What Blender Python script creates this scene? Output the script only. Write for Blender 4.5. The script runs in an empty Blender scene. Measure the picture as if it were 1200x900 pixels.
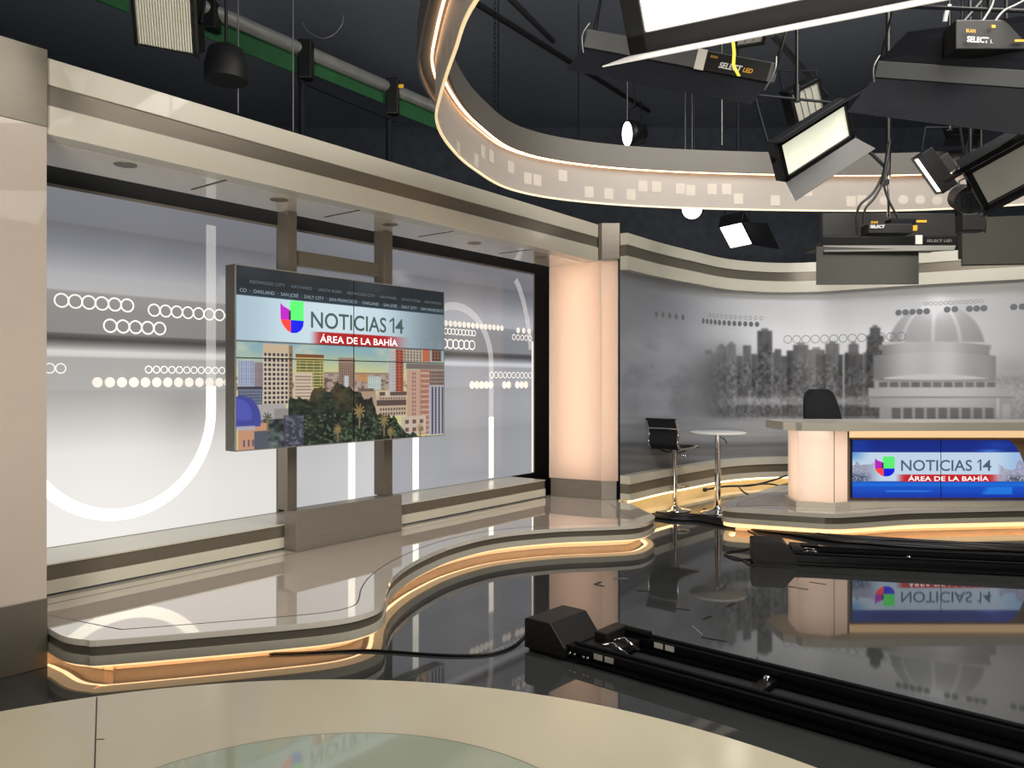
import bpy, math, random
import numpy as np
from mathutils import Vector, Matrix, noise as mnoise
random.seed(7); rng = np.random.default_rng(5)
SC = bpy.context.scene; COL = SC.collection
F = 920.0; EYE = 1.65; HZ = 448.0
V = Vector

# ------------------------------------------------------------------ geometry of the place
def P(px, py, Y):                      # a point at distance Y in front of the viewer
    return V(((px-600)/F*Y, Y, EYE+(HZ-py)/F*Y))
def G(px, py, z=0.0):                  # the point of the level plane z seen at a picture position
    Y = (EYE-z)*F/(py-HZ); return V(((px-600)/F*Y, Y, z))
W0 = V((-3.13, 5.30, 0)); WD = V((0.6115, 0.7912, 0)).normalized(); WN = V((WD.y, -WD.x, 0))
def WT(t, dist, z): return W0 + WD*t + WN*dist + V((0, 0, z))
KP = 1.0847; WB = W0*KP              # the backlit graphics stand in a recess behind the ledge
def WG(t, off, z): return WB + WD*t*KP + WN*off + V((0, 0, EYE+(z-EYE)*KP))
def tz(px, py, dist=0.0):              # position along / height on the long left wall
    o = W0+WN*dist; r = (px-600)/F
    t = (r*o.y-o.x)/(WD.x-WD.y*r); Y = o.y+WD.y*t
    return t, EYE+(HZ-py)/F*Y

# ------------------------------------------------------------------ materials
def srgb(c):
    return tuple(((x/255)/12.92 if x/255 <= .04045 else (((x/255)+.055)/1.055)**2.4) for x in c)
MATS = {}
def mat(name, rgb=(128,128,128), rough=.5, metal=0., emit=0., ecol=None, coat=0., ior=1.5, var=.04, scale=6., stretch=(1,1,1), bump=0., spec=.5, attr=None, attr_emit=0., trans=0.):
    if name in MATS: return MATS[name]
    m = bpy.data.materials.new(name); m.use_nodes = True; nt = m.node_tree; N = nt.nodes; L = nt.links
    b = N['Principled BSDF']; out = N['Material Output']
    c = srgb(rgb) if max(rgb) > 1 else rgb
    b.inputs['Roughness'].default_value = rough; b.inputs['Metallic'].default_value = metal
    b.inputs['IOR'].default_value = ior; b.inputs['Coat Weight'].default_value = coat; b.inputs['Coat Roughness'].default_value = .03
    b.inputs['Specular IOR Level'].default_value = spec
    tc = N.new('ShaderNodeTexCoord'); mp = N.new('ShaderNodeMapping'); mp.inputs['Scale'].default_value = stretch
    nz = N.new('ShaderNodeTexNoise'); nz.inputs['Scale'].default_value = scale; nz.inputs['Detail'].default_value = 4
    L.new(tc.outputs['Object'], mp.inputs['Vector']); L.new(mp.outputs[0], nz.inputs['Vector'])
    if attr:
        a = N.new('ShaderNodeAttribute'); a.attribute_name = attr; src = a.outputs['Color']
        if attr_emit > 0:
            L.new(src, b.inputs['Emission Color']); b.inputs['Emission Strength'].default_value = attr_emit
            b.inputs['Base Color'].default_value = (.02,.02,.02,1)
        else: L.new(src, b.inputs['Base Color'])
    else:
        rp = N.new('ShaderNodeValToRGB')
        rp.color_ramp.elements[0].position = .3; rp.color_ramp.elements[1].position = .7
        rp.color_ramp.elements[0].color = tuple(x*(1-var) for x in c)+(1,); rp.color_ramp.elements[1].color = tuple(min(1, x*(1+var)) for x in c)+(1,)
        L.new(nz.outputs['Fac'], rp.inputs['Fac']); L.new(rp.outputs[0], b.inputs['Base Color'])
    if emit > 0:
        e = srgb(ecol) if ecol else c
        b.inputs['Emission Color'].default_value = e+(1,); b.inputs['Emission Strength'].default_value = emit
    if bump > 0:
        bp = N.new('ShaderNodeBump'); bp.inputs['Strength'].default_value = bump; bp.inputs['Distance'].default_value = .004
        L.new(nz.outputs['Fac'], bp.inputs['Height']); L.new(bp.outputs[0], b.inputs['Normal'])
    if trans > 0:
        t = N.new('ShaderNodeBsdfTranslucent'); t.inputs['Color'].default_value = c+(1,)
        mx = N.new('ShaderNodeMixShader'); mx.inputs[0].default_value = trans
        L.new(b.outputs[0], mx.inputs[1]); L.new(t.outputs[0], mx.inputs[2]); L.new(mx.outputs[0], out.inputs['Surface'])
    MATS[name] = m; return m

M_FLOOR = mat('gloss black floor', (62,64,65), .035, ior=1.55, var=.12, scale=3)
M_LAM   = mat('champagne laminate', (204,200,184), .28, var=.02, scale=3, coat=.2)
M_SOFF  = mat('soffit laminate', (244,236,220), .12, var=.02, scale=2, coat=1., ior=1.9)
M_STEEL = mat('brushed steel', (116,110,98), .33, metal=.35, var=.1, scale=5, stretch=(1,1,60))
M_STEELD= mat('dark brushed steel', (134,127,117), .38, metal=.25, var=.1, scale=5, stretch=(1,1,60))
M_TOP   = mat('platform top laminate', (226,220,208), .04, var=.02, scale=2, coat=1.0, ior=1.8)
M_TOPIN = mat('platform inset laminate', (226,212,200), .03, var=.02, scale=2, coat=1.0, ior=1.95)
M_GROOVE= mat('groove', (70,64,58), .6)
M_RISER = mat('cream gloss laminate', (214,207,182), .14, var=.03, scale=1.5, ior=1.4)
M_GLASSF= mat('pale green glass floor', (176,186,166), .05, var=.06, scale=3, coat=.2, ior=1.45)
M_BLACK = mat('black paint', (70,78,90), .8, var=.2)
M_BLACKG= mat('black satin metal', (13,14,16), .42, spec=.3, var=.2, scale=30)
M_BLACKP= mat('black plastic', (17,18,19), .55, var=.2, scale=20, bump=.1)
M_FABRIC= mat('black upholstery', (24,26,29), .85, var=.3, scale=90, bump=.5)
M_DKGREY= mat('dark grey metal', (22,25,31), .6, spec=.12, var=.1, scale=8)
M_FLAP  = mat('grey barn door', (54,54,50), .6, spec=.2, var=.06, scale=3)
M_CHROME= mat('chrome', (215,215,215), .07, metal=1., var=.02)
M_SILVER= mat('silver tube', (150,152,150), .35, metal=.6, var=.1)
M_GREEN = mat('green screen cloth', (14,74,36), .8, var=.15, scale=14)
M_WHITE = mat('white laminate', (225,226,224), .3, var=.02)
M_PAPER = mat('white paper label', (215,215,205), .7)
M_YELLOW= mat('yellow tape', (235,215,40), .5)
M_GOLD  = mat('yellow print', (225,170,40), .5)
M_PRINTW= mat('white print', (225,225,225), .5)
M_BEZEL = mat('screen bezel', (18,19,20), .35)
M_TVCASE= mat('bronze monitor case', (92,88,80), .35, metal=.5, var=.05)
M_TVEDGE= mat('silver monitor edge', (170,170,165), .3, metal=.6)
M_WARM  = mat('warm diffuser strip', (255,214,150), .5, emit=1.25, ecol=(255,214,160))
M_WARM2 = mat('warm wall strip', (255,224,160), .5, emit=4.5, ecol=(255,222,160))
M_WARMD = mat('warm desk strip', (255,224,180), .5, emit=.75, ecol=(255,212,160))
M_WARM3 = mat('warm ring strip', (255,214,160), .5, emit=7., ecol=(255,200,150))
M_VOID = mat('set black', (22,23,25), .6, var=.1)
M_BASEW = mat('cream base board', (238,226,206), .6)
M_RING  = mat('ring grey paint', (82,79,74), .5, var=.03, scale=2)
M_RINGD = mat('frosted ring panel', (196,190,184), .35, var=.03, scale=2, trans=.45)
M_RINGS = mat('frosted square', (214,206,196), .5, var=.03, trans=.3)
M_PILL  = mat('frosted pillar skin', (226,214,204), .25, var=.01, coat=.5, trans=.6)
M_PLAIN = mat('frosted pillar panel', (188,176,164), .35, var=.02, coat=.3)
M_TUBE  = mat('fluorescent tube', (255,225,200), .5, emit=7.5, ecol=(255,220,194))
M_LEDON = mat('lit led face', (255,255,255), .5, emit=5., ecol=(255,246,232))
M_LEDOFF= mat('unlit louvre lens', (225,225,210), .35, var=.10, scale=4, stretch=(40,1,1), coat=.3)
M_LEDMID= mat('dimmed led lens', (214,216,200), .35, var=.22, scale=16, stretch=(1,6,1), emit=.55, ecol=(235,240,215))
M_GREYSCR=mat('grey diffuser cloth', (150,150,143), .6, var=.05, scale=2)
M_LINE  = mat('backlit white line', (255,255,245), .5, emit=1.05, ecol=(255,253,238))
M_LINE2 = mat('pale backlit line', (235,235,235), .5, emit=.8, ecol=(235,235,235))
_n = M_LINE2.node_tree; _t = _n.nodes.new('ShaderNodeBsdfTransparent'); _m = _n.nodes.new('ShaderNodeMixShader'); _m.inputs[0].default_value = .28
_n.links.new(_t.outputs[0], _m.inputs[1]); _n.links.new(_n.nodes['Principled BSDF'].outputs[0], _m.inputs[2]); _n.links.new(_m.outputs[0], _n.nodes['Material Output'].inputs['Surface'])
M_RINGPR= mat('white printed ring', (235,235,230), .5, emit=.85, ecol=(245,243,238))
M_DOTPR = mat('pale printed dot', (225,222,215), .5, emit=.72, ecol=(235,230,222))
M_LIGHTBX=mat('backlit graphic', attr='print', attr_emit=.95, rough=.12)
M_SCREEN= mat('screen picture', attr='print', attr_emit=.95, rough=.15, spec=.18)
M_BACKDR= mat('printed backdrop', attr='print', rough=.33, spec=.35)
M_DRING = mat('grey printed dot', (112,114,118), .5)
M_DRINGL= mat('light grey printed ring', (142,144,148), .5)

# ------------------------------------------------------------------ mesh builder
class MB:
    def __init__(s): s.v = []; s.f = []; s.sm = []; s.mi = []
    def add(s, vs, fs, smooth=False, mi=0):
        o = len(s.v); s.v += [tuple(x) for x in vs]
        for f in fs: s.f.append([i+o for i in f]); s.sm.append(smooth); s.mi.append(mi)
        return s
    def box(s, c, size, R=None, mi=0):
        c = V(c); h = V(size)/2; vs = []
        for z in (-1,1):
            for y in (-1,1):
                for x in (-1,1):
                    p = V((x*h.x, y*h.y, z*h.z)); vs.append(c+((R@p) if R else p))
        return s.add(vs, [(0,2,3,1),(4,5,7,6),(0,1,5,4),(2,6,7,3),(0,4,6,2),(1,3,7,5)], mi=mi)
    def prism(s, poly, z0, z1, mi=0, smooth=False):
        n = len(poly); vs = [(p[0],p[1],z0) for p in poly]+[(p[0],p[1],z1) for p in poly]
        s.add(vs, [list(range(n))[::-1], list(range(n,2*n))], mi=mi)
        return s.add(vs, [(i,(i+1)%n,(i+1)%n+n,i+n) for i in range(n)], smooth, mi)
    def hexa(s, a, b):                   # loft between two equal closed loops
        n = len(a); return s.add(list(a)+list(b), [list(range(n))[::-1], list(range(n,2*n))]+[(i,(i+1)%n,(i+1)%n+n,i+n) for i in range(n)])
    def slab(s, quad, th):               # quad with thickness along its normal
        q = [V(p) for p in quad]; n = (q[1]-q[0]).cross(q[2]-q[0]).normalized()
        return s.hexa([p-n*th/2 for p in q], [p+n*th/2 for p in q])
    def tube(s, pts, r, n=8, closed=False):
        pts = [V(p) for p in pts]; m = len(pts); rings = []; prev = None
        for i, p in enumerate(pts):
            a = pts[(i-1)%m] if (i > 0 or closed) else p; b = pts[(i+1)%m] if (i < m-1 or closed) else p
            d = (b-a).normalized()
            if prev is None:
                u = d.orthogonal().normalized()
            else: u = (prev-d*prev.dot(d)).normalized()
            prev = u; w = d.cross(u); rr = r[i] if isinstance(r, (list,tuple)) else r
            rings.append([p+(u*math.cos(2*math.pi*k/n)+w*math.sin(2*math.pi*k/n))*rr for k in range(n)])
        vs = [x for q in rings for x in q]; fs = []
        for i in range(m if closed else m-1):
            for k in range(n):
                a = i*n+k; b = i*n+(k+1)%n; c = ((i+1)%m)*n+(k+1)%n; d = ((i+1)%m)*n+k
                fs.append((a,b,c,d))
        s.add(vs, fs, True)
        if not closed: s.add(rings[0]+rings[-1], [list(range(n))[::-1], list(range(n,2*n))])
        return s
    def lathe(s, c, prof, n=32, axis=V((0,0,1))):
        c = V(c); axis = axis.normalized(); u = axis.orthogonal().normalized(); w = axis.cross(u); vs = []
        for r, h in prof:
            for k in range(n):
                a = 2*math.pi*k/n; vs.append(c+axis*h+(u*math.cos(a)+w*math.sin(a))*r)
        m = len(prof); fs = [(i*n+k, i*n+(k+1)%n, (i+1)*n+(k+1)%n, (i+1)*n+k) for i in range(m-1) for k in range(n)]
        s.add(vs, fs, True); 
        return s.add(vs[:n]+vs[-n:], [list(range(n))[::-1], list(range(n,2*n))])
    def ribbon(s, lo, hi, smooth=True, closed=False):
        n = len(lo); m = n if closed else n-1
        return s.add(list(lo)+list(hi), [(i,(i+1)%n,(i+1)%n+n,i+n) for i in range(m)], smooth)
    def wall(s, pin, pout, z0, z1, closed=False):   # thick curved band between two plan paths
        a0 = [(p[0],p[1],z0) for p in pin]; a1 = [(p[0],p[1],z1) for p in pin]
        b0 = [(p[0],p[1],z0) for p in pout]; b1 = [(p[0],p[1],z1) for p in pout]
        s.ribbon(a0,a1,True,closed); s.ribbon(b1,b0,True,closed); s.ribbon(b0,a0,False,closed); s.ribbon(a1,b1,False,closed)
        if not closed:
            for k in (0,-1): s.add([a0[k],a1[k],b1[k],b0[k]], [(0,1,2,3)])
        return s
    def build(s, name, m, parent=None, bevel=0., M=None):
        me = bpy.data.meshes.new(name); o = bpy.data.objects.new(name, me); COL.objects.link(o)
        org = V((0,0,0)); q = parent
        root = None
        while q is not None: root = q; q = q.parent
        if M is not None: vs = s.v
        elif root is not None: org = root.location; vs = [(x-org.x, y-org.y, z-org.z) for x,y,z in s.v]
        else: vs = s.v
        me.from_pydata(vs, [], s.f); me.polygons.foreach_set('use_smooth', s.sm)
        for mm in (m if isinstance(m,(list,tuple)) else [m]): me.materials.append(mm)
        me.polygons.foreach_set('material_index', s.mi)
        if parent: o.parent = parent
        me.update()
        if bevel > 0:
            b = o.modifiers.new('bevel','BEVEL'); b.width = bevel; b.segments = 2; b.limit_method = 'ANGLE'; b.angle_limit = .7
        return o
def tag(o, label=None, cat=None, group=None, kind=None):
    if label: o['label'] = label
    if cat: o['category'] = cat
    if group: o['group'] = group
    if kind: o['kind'] = kind
    return o
def thing(name, loc, label, cat, group=None):
    o = bpy.data.objects.new(name, None); COL.objects.link(o); o.location = loc; o.empty_display_size = .1
    return tag(o, label, cat, group)
def struct(o): o['kind'] = 'structure'; return o
def catmull(pts, k=8, closed=False):
    pts = [V((p[0],p[1],p[2] if len(p) > 2 else 0)) for p in pts]; n = len(pts); out = []
    for i in range(n if closed else n-1):
        if closed: a,b,c,d = pts[(i-1)%n],pts[i],pts[(i+1)%n],pts[(i+2)%n]
        else: a,b,c,d = pts[max(i-1,0)],pts[i],pts[i+1],pts[min(i+2,n-1)]
        for j in range(k):
            t = j/k; out.append(.5*((2*b)+(c-a)*t+(2*a-5*b+4*c-d)*t*t+(3*b-a-3*c+d)*t**3))
    if not closed: out.append(pts[-1])
    return out
def offset(path, d, closed=False):      # to the right-hand side of travel for d > 0
    n = len(path); out = []
    for i in range(n):
        a = path[(i-1)%n] if (closed or i > 0) else path[i]; b = path[(i+1)%n] if (closed or i < n-1) else path[i]
        u = V((b[0]-a[0], b[1]-a[1], 0)).normalized(); nn = V((u.y,-u.x,0))
        m = 1.0
        if a is not path[i] and b is not path[i]:
            e = V((b[0]-path[i][0], b[1]-path[i][1], 0))
            if e.length > 1e-6: m = 1/max(.5, abs(V((e.normalized().y,-e.normalized().x,0)).dot(nn)))
        out.append(V((path[i][0], path[i][1], 0))+nn*d*m)
    return out
def rounded(poly, r, k=5):
    n = len(poly); out = []
    for i in range(n):
        p = V((poly[i][0],poly[i][1],0)); a = V((poly[i-1][0],poly[i-1][1],0)); b = V((poly[(i+1)%n][0],poly[(i+1)%n][1],0))
        rr = min(r, (a-p).length*.45, (b-p).length*.45); s = p+(a-p).normalized()*rr; e = p+(b-p).normalized()*rr
        for j in range(k+1):
            t = j/k; out.append(s*(1-t)**2+p*2*t*(1-t)+e*t*t)
    return out
def raster(name, pos, img, m, parent, keep=None):
    H, W, _ = img.shape
    u, v = np.meshgrid(np.linspace(0,1,W), np.linspace(0,1,H)); p = pos(u.ravel(), v.ravel())
    root = parent
    while root is not None and root.parent is not None: root = root.parent
    if root is not None: p = p-np.array(root.location)
    idx = np.arange(H*W).reshape(H,W); q = np.stack([idx[1:,:-1],idx[1:,1:],idx[:-1,1:],idx[:-1,:-1]],-1).reshape(-1,4)
    if keep is not None:
        kk = keep(u.ravel(), v.ravel()); q = q[kk[q].all(1)]
    me = bpy.data.meshes.new(name); n = len(q)
    me.vertices.add(H*W); me.vertices.foreach_set('co', p.astype(np.float32).ravel())
    me.loops.add(n*4); me.loops.foreach_set('vertex_index', q.ravel().astype(np.int32))
    me.polygons.add(n); me.polygons.foreach_set('loop_start', np.arange(0,n*4,4,dtype=np.int32))
    me.update(calc_edges=True)
    c = np.clip(img,0,255)/255; c = np.where(c <= .04045, c/12.92, ((c+.055)/1.055)**2.4)
    at = me.color_attributes.new('print','FLOAT_COLOR','POINT')
    at.data.foreach_set('color', np.concatenate([c.reshape(-1,3), np.ones((H*W,1))],1).astype(np.float32).ravel())
    me.materials.append(m); o = bpy.data.objects.new(name, me); COL.objects.link(o)
    if parent: o.parent = parent
    return o
def text(s, frame, u, v, h, w, m, parent, name='lettering', bold=.0, skew=0., local=False):
    """frame = (origin, xdir, ydir, normal); centred at u, v; cap height h; width w"""
    cu = bpy.data.curves.new('t','FONT'); cu.body = s; cu.size = 1; cu.offset = bold; cu.align_x = 'LEFT'; cu.extrude = 0.0; cu.resolution_u = 4
    to = bpy.data.objects.new('t', cu); COL.objects.link(to); dg = bpy.context.evaluated_depsgraph_get(); dg.update()
    me = bpy.data.meshes.new_from_object(to.evaluated_get(dg)); bpy.data.objects.remove(to)
    n = len(me.vertices); co = np.empty(n*3); me.vertices.foreach_get('co', co); co = co.reshape(-1,3)
    x0, x1 = co[:,0].min(), co[:,0].max(); y0, y1 = 0, .73 if True else co[:,1].max()
    X = (co[:,0]-(x0+x1)/2)/(x1-x0)*w; Y = (co[:,1]-.365)/.73*h; X = X+skew*Y
    o_, xd, yd, nd = frame
    P3 = np.array(o_)[None]+np.outer(X+u, np.array(xd))+np.outer(Y+v, np.array(yd))+np.array(nd)[None]*.003
    root = parent
    while root.parent is not None: root = root.parent
    if not local: P3 = P3-np.array(root.location)
    me.vertices.foreach_set('co', P3.ravel()); me.materials.clear(); me.materials.append(m); me.name = name
    for p in me.polygons: p.material_index = 0
    me.update(); o = bpy.data.objects.new(name, me); COL.objects.link(o); o.parent = parent
    return o

# ------------------------------------------------------------------ camera
cam = bpy.data.cameras.new('camera'); co = bpy.data.objects.new('camera', cam); COL.objects.link(co)
co.location = (0,0,EYE); co.rotation_euler = (math.pi/2,0,0); cam.sensor_width = 36; cam.lens = F/1200*36; cam.shift_y = -2/1200; cam.clip_start = .05
SC.camera = co
SC.view_settings.view_transform = 'Standard'; SC.view_settings.look = 'None'; SC.view_settings.gamma = 1; SC.view_settings.exposure = 0.0
SC.view_settings.use_curve_mapping = False
SC.cycles.use_denoising = True; SC.cycles.max_bounces = 7; SC.cycles.caustics_reflective = False; SC.cycles.caustics_refractive = False
SC.cycles.sample_clamp_indirect = 6
w = bpy.data.worlds.new('world'); SC.world = w; w.use_nodes = True
w.node_tree.nodes['Background'].inputs[0].default_value = (.02,.025,.03,1); w.node_tree.nodes['Background'].inputs[1].default_value = .3

# ------------------------------------------------------------------ room shell
struct(MB().box((2.5,4.5,-.05),(19,21,.1)).build('floor', M_FLOOR))
struct(MB().box((2.5,4.5,6.55),(19,21,.1)).build('ceiling', mat('ceiling deck paint', (140,150,166), .8)))
struct(MB().box((2.5,15,3.25),(19,.1,6.5)).build('wall_back', M_BLACK))
struct(MB().box((2.5,-6,3.25),(19,.1,6.5)).build('wall_front', M_BLACK))
struct(MB().box((-7,4.5,3.25),(.1,21,6.5)).build('wall_left', M_BLACK))
struct(MB().box((12,4.5,3.25),(.1,21,6.5)).build('wall_right', M_BLACK))
def wbox(mb, t0, t1, d0, d1, z0, z1, mi=0):
    vs = [WT(t,d,z) for z in (z0,z1) for d in (d0,d1) for t in (t0,t1)]
    return mb.add(vs, [(0,2,3,1),(4,5,7,6),(0,1,5,4),(2,6,7,3),(0,4,6,2),(1,3,7,5)], mi=mi)
TE = tz(645,448)[0]
struct(wbox(MB(), -2.6, TE+1.1, -.62, -.53, 0, 3.6).build('wall_set_left', M_VOID))
# ledge bands under the graphics
tb0, tb1 = tz(326,600)[0], tz(472,600,.2)[0]
tm = thing('wall_ledge', WT(2,0,.22), 'champagne and dark steel ledge running under the backlit wall graphics', 'ledge')
TR = tz(634,548)[0]
m1 = MB(); m2 = MB()
wbox(m1,-2.4,TR,-.525,.07,.425,.437); wbox(m1,-2.4,TR,-.03,.07,.235,.325)
wbox(m2,-2.4,TR,-.03,.055,.325,.425); m1.build('light_band', M_LAM, tm, .004); m2.build('steel_band', M_STEEL, tm)
wbox(MB(),-2.4,TR,-.03,.05,.22,.235).build('shadow_gap', M_BLACK, tm)

# ------------------------------------------------------------------ backlit wall graphics
def prof(z):
    xs = [.5,.8,1.16,1.4,1.585,1.60,1.82,1.835,1.865,1.90,1.95,1.985,1.995,2.15,2.275,2.29,2.4,2.6,2.74,2.755,3.0]
    ys = [238,240,232,198,170,176,170,208,216,150,72,100,140,142,150,182,176,132,112,122,128]
    return np.interp(z, xs, ys)
def lightbox(t0, t1, label, cool, posn):
    r = thing('light_box', WG((t0+t1)/2,0,.53), label, 'wall graphic', None)
    z0, z1 = .535, 2.975; nx, nz = 90, 340
    u, v = np.meshgrid(np.linspace(0,1,nx), np.linspace(0,1,nz)); T = t0+(t1-t0)*u; Z = z0+(z1-z0)*v
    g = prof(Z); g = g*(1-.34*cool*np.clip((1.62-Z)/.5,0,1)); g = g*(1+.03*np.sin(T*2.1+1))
    # broad soft darker lobe inside the U
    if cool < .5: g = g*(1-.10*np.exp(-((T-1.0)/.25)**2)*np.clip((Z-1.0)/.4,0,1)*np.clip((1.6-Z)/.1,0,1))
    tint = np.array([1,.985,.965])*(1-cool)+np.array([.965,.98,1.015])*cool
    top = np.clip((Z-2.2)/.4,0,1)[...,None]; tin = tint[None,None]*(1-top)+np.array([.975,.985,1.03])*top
    img = g[...,None]*tin
    def pos(a,b):
        tt = (t0+(t1-t0)*a)*KP; zz = EYE+(z0+(z1-z0)*b-EYE)*KP; o = WB
        return np.stack([o.x+WD.x*tt, o.y+WD.y*tt, zz],1)
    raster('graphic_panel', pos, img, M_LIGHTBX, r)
    fr = MB(); 
    def gb_(a,b,c,d):
        vs = [WG(t,q,z) for z in (c,d) for q in (-.035,.008) for t in (a,b)]; fr.add(vs, [(0,2,3,1),(4,5,7,6),(0,1,5,4),(2,6,7,3),(0,4,6,2),(1,3,7,5)])
    gb_(t0-.02,t0,z0,z1+.02); gb_(t1,t1+.02,z0,z1+.02); gb_(t0,t1,z1,z1+.02)
    fr.build('frame', M_STEELD, r)
    return r
def stroke(mb, pts, wd, off=.002):   # flat stripe on the wall, pts in (t,z)
    lo, hi = [], []
    for i,(t,z) in enumerate(pts):
        a = pts[max(i-1,0)]; b = pts[min(i+1,len(pts)-1)]; dx, dz = b[0]-a[0], b[1]-a[1]; l = math.hypot(dx,dz) or 1
        lo.append(WG(t+dz/l*wd/2, off, z-dx/l*wd/2)); hi.append(WG(t-dz/l*wd/2, off, z+dx/l*wd/2))
    mb.ribbon(lo, hi, False)
def ringdot(mb, fn, a, z, r, ri=0, n=20):
    ou = [fn(a+r*math.cos(2*math.pi*k/n), z+r*math.sin(2*math.pi*k/n)) for k in range(n)]
    if ri > 0: mb.ribbon(ou, [fn(a+ri*math.cos(2*math.pi*k/n), z+ri*math.sin(2*math.pi*k/n)) for k in range(n)], False, True)
    else: mb.add(ou, [list(range(n))])
WF = lambda t,z: WG(t,.003,z)
T1 = tz(326,448)[0]-.02; T2a = tz(352,448)[0]-.06; T2b = tz(441,448)[0]+.02; T3a = tz(455,448)[0]-.03; T3b = tz(625,448)[0]
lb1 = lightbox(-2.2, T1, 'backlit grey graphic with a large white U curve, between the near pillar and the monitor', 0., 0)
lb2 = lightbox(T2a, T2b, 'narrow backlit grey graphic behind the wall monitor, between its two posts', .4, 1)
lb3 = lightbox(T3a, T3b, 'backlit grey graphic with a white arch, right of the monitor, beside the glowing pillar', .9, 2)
# white lines
mb = MB(); tc, R, zc, zr = .50, .70, 1.43, .735
stroke(mb, [(tc+R,1.62)]+[(tc+R*math.cos(a), zc-zr*math.sin(a)) for a in np.linspace(0,math.pi,40)]+[(tc-R,1.5)], .085)
mb.build('white_line', M_LINE, lb1)
mb = MB(); stroke(mb, [(tc+R,1.62),(tc+R,2.9)], .085, .0015); mb.build('pale_line', M_LINE2, lb1)
mb = MB(); t = tz(412,500)[0]; stroke(mb, [(t,.55),(t,1.6)], .085); mb.build('white_line', M_LINE, lb2)
mb = MB(); ta = tz(487,500)[0]; tb = tz(575.5,500)[0]
stroke(mb, [(ta,.55),(ta,1.6)], .085); mb.build('white_line', M_LINE, lb3); mb = MB(); stroke(mb, [(tb,.55),(tb,1.25)], .085); mb.build('white_line', M_LINE, lb3)
mb = MB(); stroke(mb, [(T3b-.02,.55),(T3b-.02,2.15)], .03); mb.build('white_line', M_LINE, lb3)
mb = MB(); tcc = (ta+tb)/2; RR = (tb-ta)/2
stroke(mb, [(tb,1.25)]+[(tcc+RR*math.cos(a), 1.86+.62*math.sin(a)) for a in np.linspace(0,math.pi,36)]+[(ta,1.6)], .085, .0015); mb.build('pale_line', M_LINE2, lb3); mb = MB()
pts = [tz(*p) for p in [(604,328),(608,336),(613,352),(617,370),(620,390),(622,410)]]
stroke(mb, pts, .085, .0015); mb.build('pale_line', M_LINE2, lb3)
# rows of rings and dots
def row(mb, px0, px1, n, z, r, ri):
    a, b = tz(px0,448)[0], tz(px1,448)[0]
    for k in range(n): ringdot(mb, WF, a+(b-a)*k/max(1,n-1), z, r, ri)
mb = MB(); row(mb, 72,149,6,2.21,.051,.040); row(mb, 180.5,257,7,2.19,.049,.039); row(mb, 129,187,5,2.055,.051,.040)
row(mb, 58,71,2,1.745,.036,.029); row(mb, 174,260,11,1.745,.029,.022); row(mb,272,322,6,1.745,.034,.026); row(mb,270,320,5,2.19,.051,.040)
mb.build('printed_rings', M_RINGPR, lb1)
mb = MB(); row(mb, 114,257,12,1.65,.037,0); row(mb,267,322,5,1.65,.037,0); mb.build('printed_dots', M_DOTPR, lb1)
mb = MB(); row(mb, 463,555,22,2.20,.035,.027); row(mb,602,621,5,2.19,.035,.027); row(mb, 463,553,14,2.065,.055,.043); row(mb, 576,621,10,1.735,.038,.030)
mb.build('printed_rings', M_RINGPR, lb3)
mb = MB(); row(mb, 463,588,24,2.285,.033,0); row(mb,607,620,3,2.275,.035,0); row(mb,553,575,5,1.62,.045,0); row(mb,591,596,2,1.62,.045,0); row(mb,606,616,3,1.62,.045,0)
mb.build('printed_dots', M_DOTPR, lb3)

# ------------------------------------------------------------------ header over the graphics, near pillar, far pillar
hd = thing('header_beam', WT(2.5,.7,3.1), 'long champagne header beam with a brushed steel stripe above the wall graphics', 'header')
HT0, HT1 = -2.4, tz(701,448,.77)[0]
mb = MB(); wbox(mb,HT0,HT1,.60,.77,3.39,3.545); wbox(mb,HT0,HT1,.60,.77,3.10,3.27); mb.build('fascia_band', M_LAM, hd, .004)
wbox(MB(),HT0,HT1,.60,.755,3.27,3.39).build('steel_band', M_STEEL, hd)
wbox(MB(),HT0,HT1,.06,.60,3.10,3.16).build('soffit', M_SOFF, hd)
mb = MB()
for px in (246,402,512,606):
    t = tz(px,448,.45)[0]; wbox(mb,t-.008,t+.008,.2,.66,3.0965,3.1)
mb.build('soffit_seam', M_GROOVE, hd)
LPX = [(147,193),(327,234),(457,263),(556,285),(633,301)]
dl0 = None
dlab = ['round recessed bronze downlight nearest the near pillar in the soffit','round recessed downlight in the soffit just above the left post of the monitor','round recessed downlight in the soffit just above the right post of the monitor','recessed downlight in the soffit above the white arch graphic','round recessed downlight in the soffit closest to the glowing pillar']
def G2(px,py,z): Y = (EYE-z)*F/(py-HZ); return V(((px-600)/F*Y, Y, z))
for k,(a,b) in enumerate(LPX):
    p = G2(a,b,3.1)
    if dl0 is None:
        dl0 = thing('downlight', p, dlab[0], 'downlight', 'downlights recessed in the soffit')
        MB().lathe(p+V((0,0,-.006)), [(.052,.012),(.066,.012),(.072,.006),(.072,.002),(.066,0),(.052,.002),(.050,.004)], 28).build('trim_ring', M_STEEL, dl0)
        MB().lathe(p+V((0,0,-.004)), [(.050,.004),(.03,.010),(.001,.011)], 24).build('lens', mat('dark lens',(60,50,40),.2), dl0)
        dkids = list(dl0.children)
    else:
        c = dl0.copy(); COL.objects.link(c); c.location = p; c['label'] = dlab[k]
        for ch in dkids: q = ch.copy(); COL.objects.link(q); q.parent = c
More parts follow.
